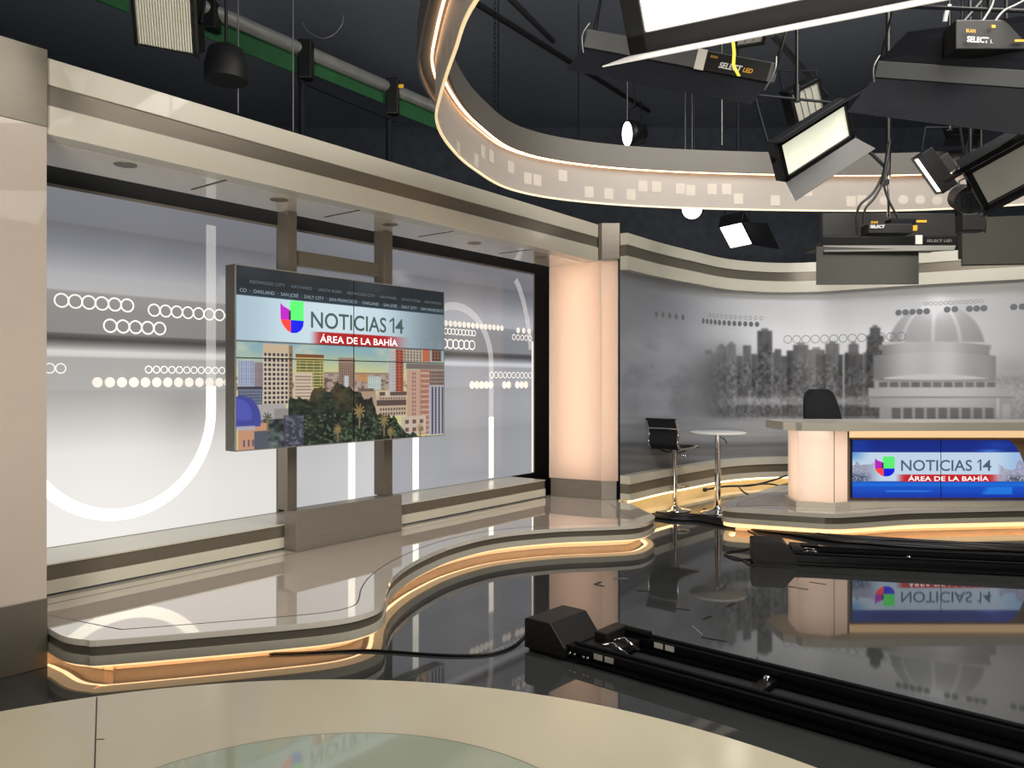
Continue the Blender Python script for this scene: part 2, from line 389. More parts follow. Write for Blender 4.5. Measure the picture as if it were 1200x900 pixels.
# near pillar
tp = tz(56,448,.80)[0]
pl = thing('pillar', WT(tp-1,.4,0), 'wide frosted pillar with steel cap and base at the left edge', 'pillar')
wbox(MB(),tp-2.1,tp,-.5,.80,0,.40).build('base_plate', M_STEEL, pl, .004)
wbox(MB(),tp-2.1,tp-.004,-.495,.795,.40,3.13).build('frosted_panel', M_PLAIN, pl)
wbox(MB(),tp-2.1,tp,-.5,.80,3.13,3.58).build('cap', M_STEEL, pl, .004)
# glowing pillar
PA = V((.475,9.90,0)); PB = V((1.085,9.55,0)); PC = V((1.285,9.545,0)); PD = V((1.30,9.80,0)); PE = V((.75,10.2,0))
pp = [PA,PB,PC,PD,PE]
p2 = thing('pillar', V((.9,9.8,.22)), 'glowing pink frosted pillar with steel base where the two walls meet', 'pillar')
q = offset(pp, -.012, True); 
MB().prism(q,.2215,.45).build('base_plate', M_STEELD, p2, .004)
sk = MB(); n = 5
sk.add([(p.x,p.y,.45) for p in pp]+[(p.x,p.y,3.12) for p in pp], [(i,(i+1)%n,(i+1)%n+n,i+n) for i in range(n)])
sk.build('frosted_skin', M_PILL, p2)
ed = MB()
for p in (PA,PB,PC): ed.box((p.x,p.y,1.785),(.010,.010,2.67))
ed.build('acrylic_edge', mat('acrylic edge',(225,215,205),.2), p2)
tb_ = MB()
c0 = (PA+PB)/2+V((.10,.17,0))
for k in (-.13,.05,.2):
    c = c0+(PB-PA).normalized()*k; tb_.tube([(c.x,c.y,.5),(c.x,c.y,3.08)], .018, 8)
tb_.build('fluorescent_tube', M_TUBE, p2)
MB().prism([PA,PB,PC,PD,PE],3.122,3.14).build('top_plate', M_LAM, p2)
capq = [V((1.045,9.50,0)),V((1.085,9.47,0)),V((1.30,9.47,0)),V((1.30,9.70,0)),V((1.05,9.70,0))]
MB().prism(capq,3.14,3.57).build('cap', M_STEELD, p2, .003)

# ------------------------------------------------------------------ monitor stand and video wall
st = thing('monitor_stand', WT((tb0+tb1)/2,.1,.22), 'steel stand with two square posts and a long box base behind the monitor', 'stand')
BX0, BX1 = tz(347,600,.24)[0], tz(471,600,.24)[0]
wbox(MB(),BX0,BX1,0.075,.24,.221,.565).build('base_box', M_STEELD, st, .005)
for a,b in ((337,348),(450,460)):
    t0_, t1_ = tz(a,448,.17)[0], tz(b,448,.17)[0]
    wbox(MB(),t0_,t1_,.03,.17,.566,3.098).build('post', M_STEEL, st, .003)
    if a == 337: ca = t1_
    else: cb = t0_
wbox(MB(),ca,cb,.03,.10,2.66,2.79).build('crossbar', M_STEEL, st, .003)
D = .45
vt0, vt1 = tz(275.5,448,D)[0], tz(520.5,448,D)[0]
vz0 = .5*(tz(275.5,529,D)[1]+tz(520.5,510.5,D)[1]); vz1 = .5*(tz(275.5,309,D)[1]+tz(520.5,342,D)[1])
vw = thing('video_wall', WT((vt0+vt1)/2,.38,vz0), 'large wall monitor of four joined screens showing a news title over a city view', 'monitor')
wbox(MB(),vt0,vt1,D-.13,D-.006,vz0,vz1).build('case', M_TVCASE, vw, .003); wbox(MB(),vt0+.01,vt1-.01,D-.006,D-.002,vz0+.01,vz1-.01).build('bezel', M_BEZEL, vw)
mb = MB(); e = .008
wbox(mb,vt0,vt1,D-.006,D+.003,vz1-e,vz1); wbox(mb,vt0,vt1,D-.006,D+.003,vz0,vz0+e); wbox(mb,vt0,vt0+e,D-.006,D+.003,vz0,vz1); wbox(mb,vt1-e,vt1,D-.006,D+.003,vz0,vz1)
mb.build('edge_trim', M_TVEDGE, vw)
mb = MB(); 
for tt in (vt0+.35,vt1-.5): wbox(mb,tt,tt+.1,.17,D-.13,1.5,2.2)
tpa = tz(342,448,.17)[0]; tpb = tz(455,448,.17)[0]
mb = MB(); wbox(mb,tpa-.05,tpa+.05,.17,D-.13,1.5,2.2); wbox(mb,tpb-.05,tpb+.05,.17,D-.13,1.5,2.2); mb.build('bracket', M_BLACKG, vw)
# ------------------------------------------------------------------ helpers for painted pictures (arrays of picture coordinates)
def vnoise(x, y, seed=0):
    xi = np.floor(x).astype(int); yi = np.floor(y).astype(int); fx = x-xi; fy = y-yi
    fx = fx*fx*(3-2*fx); fy = fy*fy*(3-2*fy)
    def h(a,b):
        q = (a*374761393+b*668265263+seed*974634777) & 0xffffffff; q = ((q^(q>>13))*1274126177) & 0xffffffff
        return ((q^(q>>16)) & 0xffff)/65535.
    return (h(xi,yi)*(1-fx)+h(xi+1,yi)*fx)*(1-fy)+(h(xi,yi+1)*(1-fx)+h(xi+1,yi+1)*fx)*fy
def fbm(x, y, s=0): return .5*vnoise(x,y,s)+.25*vnoise(2*x,2*y,s+1)+.15*vnoise(4*x,4*y,s+2)+.1*vnoise(8*x,8*y,s+3)
def put(img, mask, c, a=1.):
    m = (mask*a)[...,None] if mask.dtype != bool else (mask.astype(float)*a)[...,None]
    img[:] = img*(1-m)+np.array(c,float)*m
def ss(a, b, x): t = np.clip((x-a)/(b-a),0,1); return t*t*(3-2*t)
def smudge(img, k):
    for _ in range(k):
        p = np.pad(img,((1,1),(1,1),(0,0)),'edge'); img = (p[:-2,1:-1]+p[2:,1:-1]+p[1:-1,:-2]+p[1:-1,2:]+2*p[1:-1,1:-1])/6
    return img

# ------------------------------------------------------------------ wall monitor picture
# picture measured on an upright sheet: U to the right 0..1080, Vv down 0..
NX, NZ = 620, 380
u, v = np.meshgrid(np.linspace(0,1,NX), np.linspace(1,0,NZ))       # v: 0 top, 1 bottom
img = np.zeros((NZ,NX,3))
def Q(px, py):                         # position on the monitor as fractions
    t, z = tz(px, py, D); return (t-vt0)/(vt1-vt0), (vz1-z)/(vz1-vz0)
def Z6(zx, zy): return Q(260+zx*.225, 380+zy*.225)
def rect6(x0,x1,y0,y1):
    xm = (x0+x1)/2; a = Z6(x0,y0)[0]; b = Z6(x1,y0)[0]; c = Z6(xm,y0)[1]; d = Z6(xm,y1)[1]; return a,b,c,d
def R6(x0,x1,y0,y1,c,al=1.):
    a,b,cc,d = rect6(x0,x1,y0,y1); put(img, (u >= a)&(u <= b)&(v >= cc)&(v <= d), c, al)
def W6(x0,x1,y0,y1,nx,ny,c,fx=.55,fy=.5,al=1.):
    a,b,cc,d = rect6(x0,x1,y0,y1); uu = (u-a)/(b-a)*nx; vv = (v-cc)/(d-cc)*ny
    m = (u >= a)&(u <= b)&(v >= cc)&(v <= d)&((uu%1) > (1-fx)/2)&((uu%1) < (1+fx)/2)&((vv%1) > (1-fy)/2)&((vv%1) < (1+fy)/2)
    put(img, m, c, al)
sky = ss(.41,.62,v)[...,None]
img[:] = np.array([138,178,190])*(1-sky)+np.array([214,208,150])*sky
cl = np.clip((fbm(u*7,v*9,3)-.45)*4,0,1); put(img, cl, (205,212,186), .7)
put(img, ss(.5,1,1-np.abs(u-.45)*2.2)*ss(.42,.6,v), (214,214,140), .5)
R6(530,870,250,345,(150,128,112)); n1 = fbm(u*46,v*60,8); put(img,(n1>.5)&(v>.58)&(v<.72),(196,178,168),.6); put(img,(n1<.40)&(v>.60)&(v<.72),(92,78,70),.8)
R6(700,760,260,300,(200,140,80),.7); R6(760,830,270,340,(200,212,205)); W6(760,830,270,340,6,6,(150,160,160))
R6(80,166,185,325,(176,184,204)); W6(80,166,190,320,7,11,(104,116,150),.5,.6); R6(166,210,195,325,(150,138,140)); W6(166,210,200,320,4,10,(110,100,106))
R6(384,532,162,330,(196,176,112)); W6(384,532,185,330,1,9,(70,92,52),.92,.5); R6(384,532,160,176,(120,74,40)); W6(384,532,185,330,4,1,(190,172,110),.1,1)
R6(608,692,176,335,(156,128,112)); W6(612,688,200,330,7,10,(74,62,64),.5,.5); R6(640,662,268,330,(190,200,205))
R6(210,348,105,425,(206,184,156)); R6(210,348,150,425,(214,200,178)); W6(212,346,148,420,6,11,(58,52,54),.62,.58)
R6(348,368,112,425,(150,122,100)); W6(348,368,150,420,1,11,(90,74,66),.6,.5)
R6(374,472,250,425,(214,194,172)); W6(376,470,262,420,1,9,(150,122,108),.9,.35)
R6(80,208,330,435,(120,126,146)); W6(80,208,345,425,11,5,(60,66,92),.6,.6); R6(80,208,325,338,(62,60,72))
R6(870,905,130,352,(196,190,186)); W6(870,905,140,350,3,14,(150,160,170),.5,.5); R6(905,946,130,350,(178,92,70)); W6(905,946,135,350,2,14,(96,50,46),.6,.4)
R6(946,1090,122,200,(186,172,156)); W6(946,1090,125,200,9,5,(96,84,80),.5,.6); R6(1048,1085,128,196,(196,104,72)); R6(1095,1145,96,195,(134,92,78)); W6(1095,1145,110,195,3,5,(54,44,44),.5,.6)
R6(700,800,340,470,(176,150,128)); R6(710,790,335,350,(110,92,86))
R6(800,962,372,480,(196,172,150)); R6(820,962,352,372,(96,78,72)); R6(806,962,395,425,(92,74,68)); W6(820,960,378,395,10,1,(90,72,66)); W6(820,960,432,478,10,2,(84,70,66),.5,.6); R6(850,875,345,380,(210,190,170))
R6(962,1160,205,232,(120,108,104)); R6(965,1080,235,575,(196,160,140)); W6(990,1015,245,480,2,11,(140,100,90),.55,.6); R6(1035,1085,235,575,(170,118,102)); W6(1035,1085,240,570,1,12,(206,170,150),.9,.3)
R6(1085,1160,235,320,(150,126,116)); W6(1085,1160,240,318,7,4,(70,60,62)); R6(1080,1160,318,578,(186,180,186)); W6(1090,1160,325,575,4,1,(58,62,86),.5,1.); W6(1080,1160,325,575,1,16,(150,150,160),.95,.25,.5)
R6(938,1065,480,575,(204,186,168)); W6(945,1060,490,570,3,2,(112,84,74),.5,.5)
# park trees
def Z6a(zx, zy): return Z6(zx, zy)
hx = [345,400,455,470,520,560,600,640,690,740,780,810,900,960,1060]; hy = [390,365,400,330,322,345,300,330,340,400,380,470,500,560,585]
hu = [Z6(a,b)[0] for a,b in zip(hx,hy)]; hv = [Z6(a,b)[1] for a,b in zip(hx,hy)]
line = np.interp(u, hu, hv)+.035*(vnoise(u*28,u*0+3,5)-.5)+.03*(vnoise(u*75,v*40,15)-.5)
tr = (v > line)&(u > hu[0])
t1 = fbm(u*38,v*34,11); t2 = fbm(u*90,v*80,17)
tcol = np.array([34,42,32])+(t1[...,None]-.5)*np.array([62,70,50])+(t2[...,None]-.5)*np.array([66,66,50])
br = np.clip((vnoise(u*16,v*14,23)-.5)*3,0,1)*np.clip((.84-v)*6,0,1); tcol = tcol*(1-br[...,None]*.6)+np.array([112,84,50])*br[...,None]*.6
img[tr] = tcol[tr]
gb = tr&(t2 > .62)&(v > .82); img[gb] = (84,104,78)
# lower left: podium, road, dome
R6(145,330,418,520,(176,170,166)); R6(190,345,500,560,(110,108,112)); R6(270,345,440,500,(150,142,138))
ll = (u < Z6(345,500)[0])&(v > Z6(200,470)[1]+.03); nn = fbm(u*45,v*40,31); lc = np.array([62,72,72])+(nn[...,None]-.5)*150
mm = ll&(u > Z6(215,500)[0]); img[mm] = lc[mm]
R6(320,425,475,640,(66,64,84),.8); nd = fbm(u*70,v*60,41); q_ = (u>Z6(330,500)[0])&(u<Z6(425,500)[0])&(v>Z6(370,475)[1])&(nd>.56); img[q_] = (104,110,122)
R6(80,235,520,670,(204,150,118)); W6(100,170,600,650,3,1,(96,80,110),.4,.7); R6(165,235,560,670,(70,84,100),.9)
a_,b_ = Z6(98,505); rx = Z6(200,500)[0]-a_; put(img, (((u-a_)/rx)**2+((v-b_)/.135)**2 < 1)&(v < b_+.035), (66,72,156)); put(img, (((u-a_+.02)/(rx*.8))**2+((v-b_+.03)/.09)**2 < 1)&(v < b_), (92,100,200),.6)
put(img,(u<Z6(170,500)[0])&(v>b_+.03)&(v<b_+.055),(176,182,200),.8)
# palms
for zx,zy,s in ((715,455,1.),(845,505,.9),(880,560,.7),(235,490,.7),(605,550,.7),(1035,545,.7)):
    a,b = Z6(zx,zy); ang = np.arctan2((v-b)*.62,u-a); r = np.hypot(u-a,(v-b)*.62); lim = .030*s*(.65+.35*np.cos(ang*9)+.3*(t2-.5))
    put(img, r < lim, (150,128,76) if zx > 300 else (70,84,62)); 
    put(img, (np.abs(u-a) < .004)&(v > b)&(v < b+.11*s), (132,112,78))
# title banner and dark top
ban = v < .41; bc = np.array([196,222,236])*(1-ss(.6,1,u)[...,None]*.38)+0; bc = bc-ss(.0,.16,.2-u)[...,None]*18; bc = bc+np.array([22,16,10])*np.exp(-((u-.42)/.3)**2)[...,None]
img[ban] = bc[ban]
for cx,rad in ((.885,.028),(.955,.034)): put(img, (np.hypot((u-cx),(v-.385)*.62) < rad)&(v>.345)&(v<.41)&ban, (134,146,154), .35); 
put(img, (u > .85)&(v > .36)&ban&(vnoise(u*40,v*30,6)>.5), (150,160,170), .3)
m = v < .16; dc = np.array([26,34,40])+22*np.exp(-((u-.58)/.12)**2)[...,None]*ss(.0,.1,.13-v)[...,None]+20*np.exp(-((u-.05)/.1)**2)[...,None]*ss(0,.1,.12-v)[...,None]; dc = dc+ (ss(.08,.16,v)[...,None])*np.array([14,22,28])
img[m] = np.broadcast_to(dc,img.shape)[m]
a0 = Q(260+450*.225,300+428*.225); a1 = Q(260+1000*.225,300+465*.225)
red = ss(a0[0],a0[0]+.07,u)*(1-ss(a1[0]-.20,a1[0],u))*((v > .333)&(v < .41)); put(img, red, (188,26,30))
put(img, (v > .405)&(v < .413), (60,50,44), .7)
img = smudge(img,1); img = img*.96+img.mean(-1,keepdims=True)*.0
ue, ve = .0045, .007
for i in (0,1):
    for j in (0,1):
        i0 = 0 if i == 0 else NX//2; i1 = NX//2+1 if i == 0 else NX; j0 = 0 if j == 0 else NZ//2; j1 = NZ//2+1 if j == 0 else NZ
        sub = img[j0:j1,i0:i1]
        a0_, a1_ = vt0+e+(vt1-vt0-2*e)*(i0/(NX-1)), vt0+e+(vt1-vt0-2*e)*((i1-1)/(NX-1)); b0_, b1_ = vz0+e+(vz1-vz0-2*e)*(j0/(NZ-1)), vz0+e+(vz1-vz0-2*e)*((j1-1)/(NZ-1))
        a0_ += .0045 if i else 0; a1_ -= 0 if i else .0045; b0_ += .004 if j else 0; b1_ -= 0 if j else .004
        def pos(a,b,a0_=a0_,a1_=a1_,b0_=b0_,b1_=b1_):
            tt = a0_+(a1_-a0_)*a; o = W0+WN*D; return np.stack([o.x+WD.x*tt,o.y+WD.y*tt,b0_+(b1_-b0_)*b],1)
        raster('display', pos, sub, M_SCREEN, vw)
VF = (WT(0,D,0), WD, V((0,0,1)), WN)
def E(name, rgb, s=1.): return mat(name, rgb, .3, emit=s, ecol=rgb)
L_DK = E('screen letters slate', (56,72,72)); L_W = E('screen letters white', (240,240,240)); L_F = E('screen letters faint', (112,126,134)); L_F2 = E('screen letters fainter', (78,90,98))
def vtext(s, x0, x1, y, hpx, m, bold=0., skew=0.):          # placed from measured picture positions
    t0_, z_ = tz(x0, y, D); t1_ = tz(x1, y, D)[0]; Ym = (W0+WN*D+WD*((t0_+t1_)/2)).y
    zc = .5*(tz(x0,y[0] if isinstance(y,tuple) else y,D)[1]+z_)
    text(s, VF, (t0_+t1_)/2, zc, hpx*Ym/F, t1_-t0_, m, vw, 'lettering', bold, skew)
def logo(frame, u0, v1, w_, h_, parent, emitname):
    cols = {'m':E('logo magenta',(150,30,160)),'g':E('logo green',(74,200,96)),'r':E('logo red',(222,58,50)),'b':E('logo blue',(20,26,190)),'k':E('logo dark',(40,30,60))}
    o_, xd, yd, nd = frame; o_ = V(o_)
    def pl(pts, k, off):
        mb = MB(); mb.add([o_+V(xd)*(u0+x*w_)+V(yd)*(v1-y*h_)+V(nd)*off for x,y in pts], [list(range(len(pts)))[::-1]])
        return mb.build('emblem_quarter', cols[k], parent)
    pl([(0,.10),(.14,.20),(.34,.27),(.40,.30),(.40,.60),(.02,.60),(.01,.4)], 'm', .003)
    pl([(.40,.27),(.40,.05),(.46,0),(1.,0),(1.,.60),(.44,.60)], 'g', .0036)
    pl([(.02,.60),(.44,.60),(.44,.99),(.30,.93),(.14,.80),(.05,.68)], 'r', .003)
    pl([(.44,.60),(1.,.60),(.98,.76),(.88,.90),(.72,.98),(.56,1.),(.44,.99)], 'b', .0036)
    pl([(.36,.34),(.44,.30),(.44,.60),(.36,.60)], 'k', .0042)
def digit_one(frame, x0, x1, y0, y1, m, parent):
    o_, xd, yd, nd = frame; w = (x1-x0); h = y1-y0; s = h*.15
    pts = [(x1-s,y0),(x1,y0),(x1,y1),(x1-s*.9,y1),(x0,y1-h*.20),(x0,y1-h*.34),(x1-s,y1-h*.17)]
    return MB().add([V(o_)+V(xd)*a+V(yd)*b+V(nd)*.003 for a,b in pts],[list(range(len(pts)))]).build('lettering', m, parent)
def zq(zx, zy): return tz(260+zx*.225, 300+zy*.225, D)
lt0, _ = zq(303,250); lt1, lz1 = zq(425,238); lz0 = zq(370,402)[1]
logo(VF, lt0, lz1-.0, lt1-lt0, lz1-lz0, vw, 0)
a,zt = zq(463,283); b,zb = zq(945,325); z1_ = zq(500,286)[1]; z0_ = zq(500,376)[1]; ca = .5*(z1_+z0_)
text('NOTICIAS', VF, (a+zq(855,300)[0])/2, ca, (z1_-z0_)*.96, zq(855,300)[0]-a, L_DK, vw, 'lettering', .012)
digit_one(VF, zq(872,300)[0], zq(897,300)[0], ca-(z1_-z0_)*.48, ca+(z1_-z0_)*.48, L_DK, vw); text('4', VF, (zq(902,300)[0]+b)/2, ca, (z1_-z0_)*.96, b-zq(902,300)[0], L_DK, vw, 'lettering', .012)
a,_ = zq(510,430); b,_ = zq(913,460); zc = .5*(zq(560,421)[1]+zq(560,456)[1])
text('ÁREA DE LA BAHÍA', VF, (a+b)/2, vz1-(vz1-vz0)*.374, .060, b-a, L_W, vw, 'lettering', .004)
a,_ = zq(92,170); b,_ = zq(1150,270)
text('CO  ·  OAKLAND  ·  SAN JOSÉ  ·  DALY CITY  ·  SAN FRANCISCO  ·  OAKLAND  ·  SAN JOSÉ  ·  DALY CITY  ·  SAN FRANCISCO', VF, (a+b)/2, vz1-(vz1-vz0)*.135, .028, b-a, L_F, vw, 'lettering', .0)
text('REDWOOD CITY  ·  HAYWARD  ·  SANTA ROSA  ·  REDWOOD CITY  ·  HAYWARD  ·  SANTA ROSA  ·  SAN MATEO', VF, (a+b)/2+.03, vz1-(vz1-vz0)*.085, .026, (b-a)*.95, L_F2, vw, 'lettering', .0)

# ------------------------------------------------------------------ low stage along the left wall
def fascia_platform(name, label, poly, zt, dz, mats_, closed=True, inner=.17, cat='platform', loc=None):
    c = sum((V((p[0],p[1],0)) for p in poly), V())/len(poly)
    r = thing(name, loc or V((c.x,c.y,0)), label, cat)
    s1 = offset(poly, -.012, True); s2 = offset(poly, -.012, True)
    z = [zt]+[zt-k for k in dz]      # lip, steel, light, glow
    MB().prism(poly, z[1], z[0]).build('top_board', M_TOP, r, .005)
    MB().prism(s1, z[2], z[1]).build('steel_band', M_STEEL, r)
    MB().prism(poly, z[3], z[2]).build('light_band', M_LAM, r, .003)
    g1 = offset(poly, -.02, True); g2 = offset(poly,-.075,True); mb = MB(); mb.wall(g1, g2, z[4], z[3], True); mb.build('glow_strip', M_WARM, r)
    MB().prism(offset(poly,-.15,True), 0.001, z[3]).build('base_board', M_BASEW, r)
    r['_x'] = 0; del r['_x']
    MB().wall(offset(poly,-.085,True), offset(poly,-.11,True), z[3]-.010, z[3]-.001, True).build('light_strip', M_WARM3, r)
    if inner is not None and not isinstance(inner,(int,float)):
        b = [p for p in inner]; MB().add([(p.x,p.y,zt+.0006) for p in b], [list(range(len(b)))]).build('groove_line', M_GROOVE, r)
        b = offset(b,-.008,True); MB().add([(p.x,p.y,zt+.0012) for p in b], [list(range(len(b)))]).build('inset_top', M_TOPIN, r)
    elif inner:
        a = offset(poly, -inner, True); b = offset(poly, -inner-.008, True)
        MB().add([(p.x,p.y,zt+.0006) for p in a], [list(range(len(a)))[::-1] if False else list(range(len(a)))]).build('groove_line', M_GROOVE, r)
        MB().add([(p.x,p.y,zt+.0012) for p in b], [list(range(len(b)))]).build('inset_top', M_TOPIN, r)
    return r
fr_pts = [(57,736),(75,745.5),(100,749.5),(133,749),(333,732.5),(400,725),(433,717),(448,709),(452,700),(453,690),(460,677),(477,663),(500,650.5),(533,637.5),(583,626),(650,619.5),(715,617),(750,614.5),(766,608),(766,603.5),(755,598.5),(738,590)]
front = [G(px,py,.22) for px,py in fr_pts]
back = [V((1.31,9.62,0)), WT(TE+.2,.0,0), WT(tp+.004,.0,0)]
# keep the left end tucked behind the near pillar
pass
stage = [WT(tp+.004,.60,0)]+catmull(front, 4)+[V((1.36,9.45,0))]+back
stage = [V((p.x,p.y,0)) for p in stage]
def area(p): return sum(p[i].x*p[(i+1)%len(p)].y-p[(i+1)%len(p)].x*p[i].y for i in range(len(p)))
if area(stage) < 0: stage.reverse()
cf = catmull(front,4); cfo = offset(cf,-.17); keep_ = [p for p,q in zip(cfo,cf) if q.x > -2.3 and q.y < 8.5 and not (q.x>1.3 and q.y>8.2)]
inn_ = [WT(tp+.06,.26,0)]+keep_+[V((1.22,8.55,0)),V((1.14,9.35,0)),WT(TE-.35,.24,0)]
inn_ = [V((p.x,p.y,0)) for p in inn_]
if area(inn_) < 0: inn_.reverse()
stp = fascia_platform('stage_platform', 'long curved low stage with steel stripe and warm under-glow below the wall monitor', stage, .22, (.035,.09,.142,.158), None, inner=inn_)

# ------------------------------------------------------------------ round riser in the foreground
RC = V((-.78,.966,0)); RR_ = 2.47
rz = thing('round_riser', RC, 'cream glossy round riser in the foreground', 'platform')
circ = [RC+V((math.cos(a),math.sin(a),0))*RR_ for a in np.linspace(0,2*math.pi,129)[:-1]]
MB().prism(circ,.31,.35,smooth=False).build('top_board', M_RISER, rz, .004)
MB().prism(offset(circ,-.015,True),.001,.31,smooth=True).build('side_band', M_STEELD, rz)
GC = V((-.557,1.996,0)); GR = .91
gc = [GC+V((math.cos(a),math.sin(a),0))*GR for a in np.linspace(0,2*math.pi,97)[:-1]]
MB().prism([GC+(p-GC)*1.005 for p in gc],.3503,.3512).build('glass_edge', M_GROOVE, rz)
gl = MB().prism(gc,.3505,.3522).build('glass_insert', M_GLASSF, rz); gl['label'] = 'pale green round glass insert'
a = G(113.5,817,.35); b = G(111,897,.35); dd = (b-a).normalized(); nn = V((dd.y,-dd.x,0))*.0025
MB().prism([a-nn,a+nn,b+dd*.6+nn,b+dd*.6-nn],.3503,.3508).build('seam', M_GROOVE, rz)
a = G(114,866.5,.35); MB().box((a.x+.012,a.y,.3508),(.028,.006,.0006)).build('scratch', M_GROOVE, rz)

# ------------------------------------------------------------------ printed backdrop on the curved wall
bw = catmull([(1.30,9.45),(1.8,10.10),(2.35,10.72),(3.08,11.48),(3.9,11.86),(4.6,11.78),(5.1,11.42),(5.7,10.95),(6.75,10.35),(7.9,9.75),(9.1,9.1)], 14)
bwp = np.array([(p.x,p.y) for p in bw]); seg = np.hypot(*np.diff(bwp,axis=0).T); S = np.concatenate([[0],np.cumsum(seg)]); SL = S[-1]
bn = offset(bw, 1.0); bnp = np.array([(p.x,p.y) for p in bn])-bwp; bnp /= np.hypot(bnp[:,0],bnp[:,1])[:,None]
def bpos(s, z, off=0.):
    s = np.asarray(s,float); x = np.interp(s,S,bwp[:,0])+np.interp(s,S,bnp[:,0])*off; y = np.interp(s,S,bwp[:,1])+np.interp(s,S,bnp[:,1])*off
    return np.stack([x,y,np.broadcast_to(z,x.shape)],-1)
def s_at(px):                          # arc position seen at a picture column
    ang = 600+F*bwp[:,0]/bwp[:,1]; return float(np.interp(px, ang, S))
def yy_at(s): return float(np.interp(s,S,bwp[:,1]))
bd = thing('printed_backdrop', V((4,11.8,.53)), 'curved grey backdrop print of a hazy skyline and an observatory dome behind the desk', 'backdrop')
NS, NB = 860, 300; z0b, z1b = .53, 3.02
ss_, vv_ = np.meshgrid(np.linspace(0,SL,NS), np.linspace(0,1,NB)); zz_ = z0b+(z1b-z0b)*vv_
pw = bpos(ss_.ravel(), zz_.ravel()).reshape(NB,NS,3); X = 600+F*pw[...,0]/pw[...,1]; Yp = HZ-F*(pw[...,2]-EYE)/pw[...,1]
g = np.full(X.shape, 208.)
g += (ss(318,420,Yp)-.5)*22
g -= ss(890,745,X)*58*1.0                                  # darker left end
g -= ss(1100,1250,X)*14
cloud = fbm(X/70,Yp/45,3); g += (cloud-.5)*34*ss(900,740,X)
g -= 60*np.exp(-(((X-775)/38)**2+((Yp-445)/40)**2))*ss(.3,.7,fbm(X/40,Yp/30,9))
g -= 84*np.exp(-(((X-845)/36)**2))*ss(385,440,Yp)*(1-ss(480,505,Yp))
hz_ = np.exp(-((Yp-400)/26)**2)*ss(850,900,X)*(1-ss(1050,1120,X)); g += 22*hz_
w1 = ss(486,494,Yp); water = 168+5*np.sin(Yp*.6+.4*np.sin(X/50))+24*(fbm(X/90,Yp/5,12)-.5)*2; water = water-ss(503,530,Yp)*46-ss(880,740,X)*20; 
def blend(m, val): 
    global g
    g = g*(1-m)+val*m
def X2(zx): return 820+zx*.31667
def Y2(zy): return 330+zy*.31667
bl = [(5,60,262,120),(60,100,240,112),(100,133,232,118),(135,160,275,110),(160,190,236,112),(190,215,268,110),(213,268,182,98),(268,282,262,110),(277,302,250,112),(300,326,275,98),(322,350,255,96),(346,402,234,112),(400,462,252,104),(430,470,268,96),(465,516,229,116),(512,530,270,100),(538,552,262,104),(550,588,231,112),(535,606,268,100),(606,640,262,106),(618,680,200,96),(630,668,170,98)]
wn = fbm(X/2.6,Yp/3.4,21); wn2 = fbm(X/9,Yp/14,25)
for i,(x0,x1,yt,c) in enumerate(bl):
    m = ss(820,862,X)*ss(X2(x0)-1.6,X2(x0)+1.6,X)*(1-ss(X2(x1)-1.6,X2(x1)+1.6,X))*ss(Y2(yt)-1.6,Y2(yt)+1.6,Yp)*(1-ss(486,494,Yp))
    light = 10*((i*7)%5-2)/2
    val = c+light+(wn-.5)*115*ss(Y2(yt)+6,Y2(yt)+30,Yp)+(wn2-.5)*40+ss(440,490,Yp)*24+ss(860,820,X)*6+ss(3,7,((X-X2(x0))%9))*6
    blend(m*.95, val-12)
    if x1-x0 > 30 and yt < 270:
        cw = (x1-x0)*.26; m = ss(X2(x0+cw)-1.2,X2(x0+cw)+1.2,X)*(1-ss(X2(x1-cw)-1.2,X2(x1-cw)+1.2,X))*ss(Y2(yt-9)-1.5,Y2(yt-9)+1.5,Yp)*(1-ss(Y2(yt+6),Y2(yt+9),Yp)); blend(m*.8, c+6)
g += ss(870,830,X)*0
for x0,x1,yt in ((150,178,385),(540,575,385),(395,440,440)):
    m = ss(X2(x0)-2,X2(x0)+2,X)*(1-ss(X2(x1)-2,X2(x1)+2,X))*ss(Y2(yt)-2,Y2(yt)+2,Yp)*(1-ss(476,484,Yp)); blend(m*.75, 92)
m = ss(474,480,Yp)*(1-ss(488,493,Yp))*ss(825,845,X)*(1-ss(1030,1050,X)); blend(m*.55, 96+(wn-.5)*60)
m = ss(462,468,Yp)*(1-ss(472,477,Yp))*ss(840,880,X)*(1-ss(1030,1050,X)); blend(m*.6, 190+(wn-.5)*70)
blend(w1, water)
# hazy right end: dim shore right of the dome
m = ss(435,446,Yp)*(1-ss(486,494,Yp))*ss(1160,1172,X); blend(m*.8, 172+(wn-.5)*80)
m = np.exp(-(((X-1185)/26)**2+((Yp-432)/14)**2)); g -= 26*m
# observatory
def X6(zx): return 800+zx/3.
def Y6(zy): return 300+zy/3.
cx = X6(893)
def col(x0,x1,y0,y1,val,f=1.2,a=1.): blend(a*ss(X6(x0)-f,X6(x0)+f,X)*(1-ss(X6(x1)-f,X6(x1)+f,X))*ss(Y6(y0)-f*.6,Y6(y0)+f*.6,Yp)*(1-ss(Y6(y1)-f*.6,Y6(y1)+f*.6,Yp)), val)
dr = np.sqrt(((X-cx)/56.5)**2+((Yp-409)/53)**2); inside = (1-ss(.97,1.03,dr))*(Yp < 412)
shade = 150+26*np.cos((X-cx+6)/58*1.5)+10*ss(409,365,Yp)
for k in (-.72,-.08,.50):                                   # bright seams of the dome
    xr = cx+56.5*k*np.sqrt(np.clip(1-((Yp-409)/53)**2,0,1)); shade = shade+34*np.exp(-((X-xr)/2.2)**2)
shade += 60*np.exp(-(((X-cx-1)/24)**2+((Yp-357)/16)**2)); blend(inside*.96, shade)
g += 34*np.exp(-(((X-cx-2)/16)**2+((Yp-352)/7)**2))
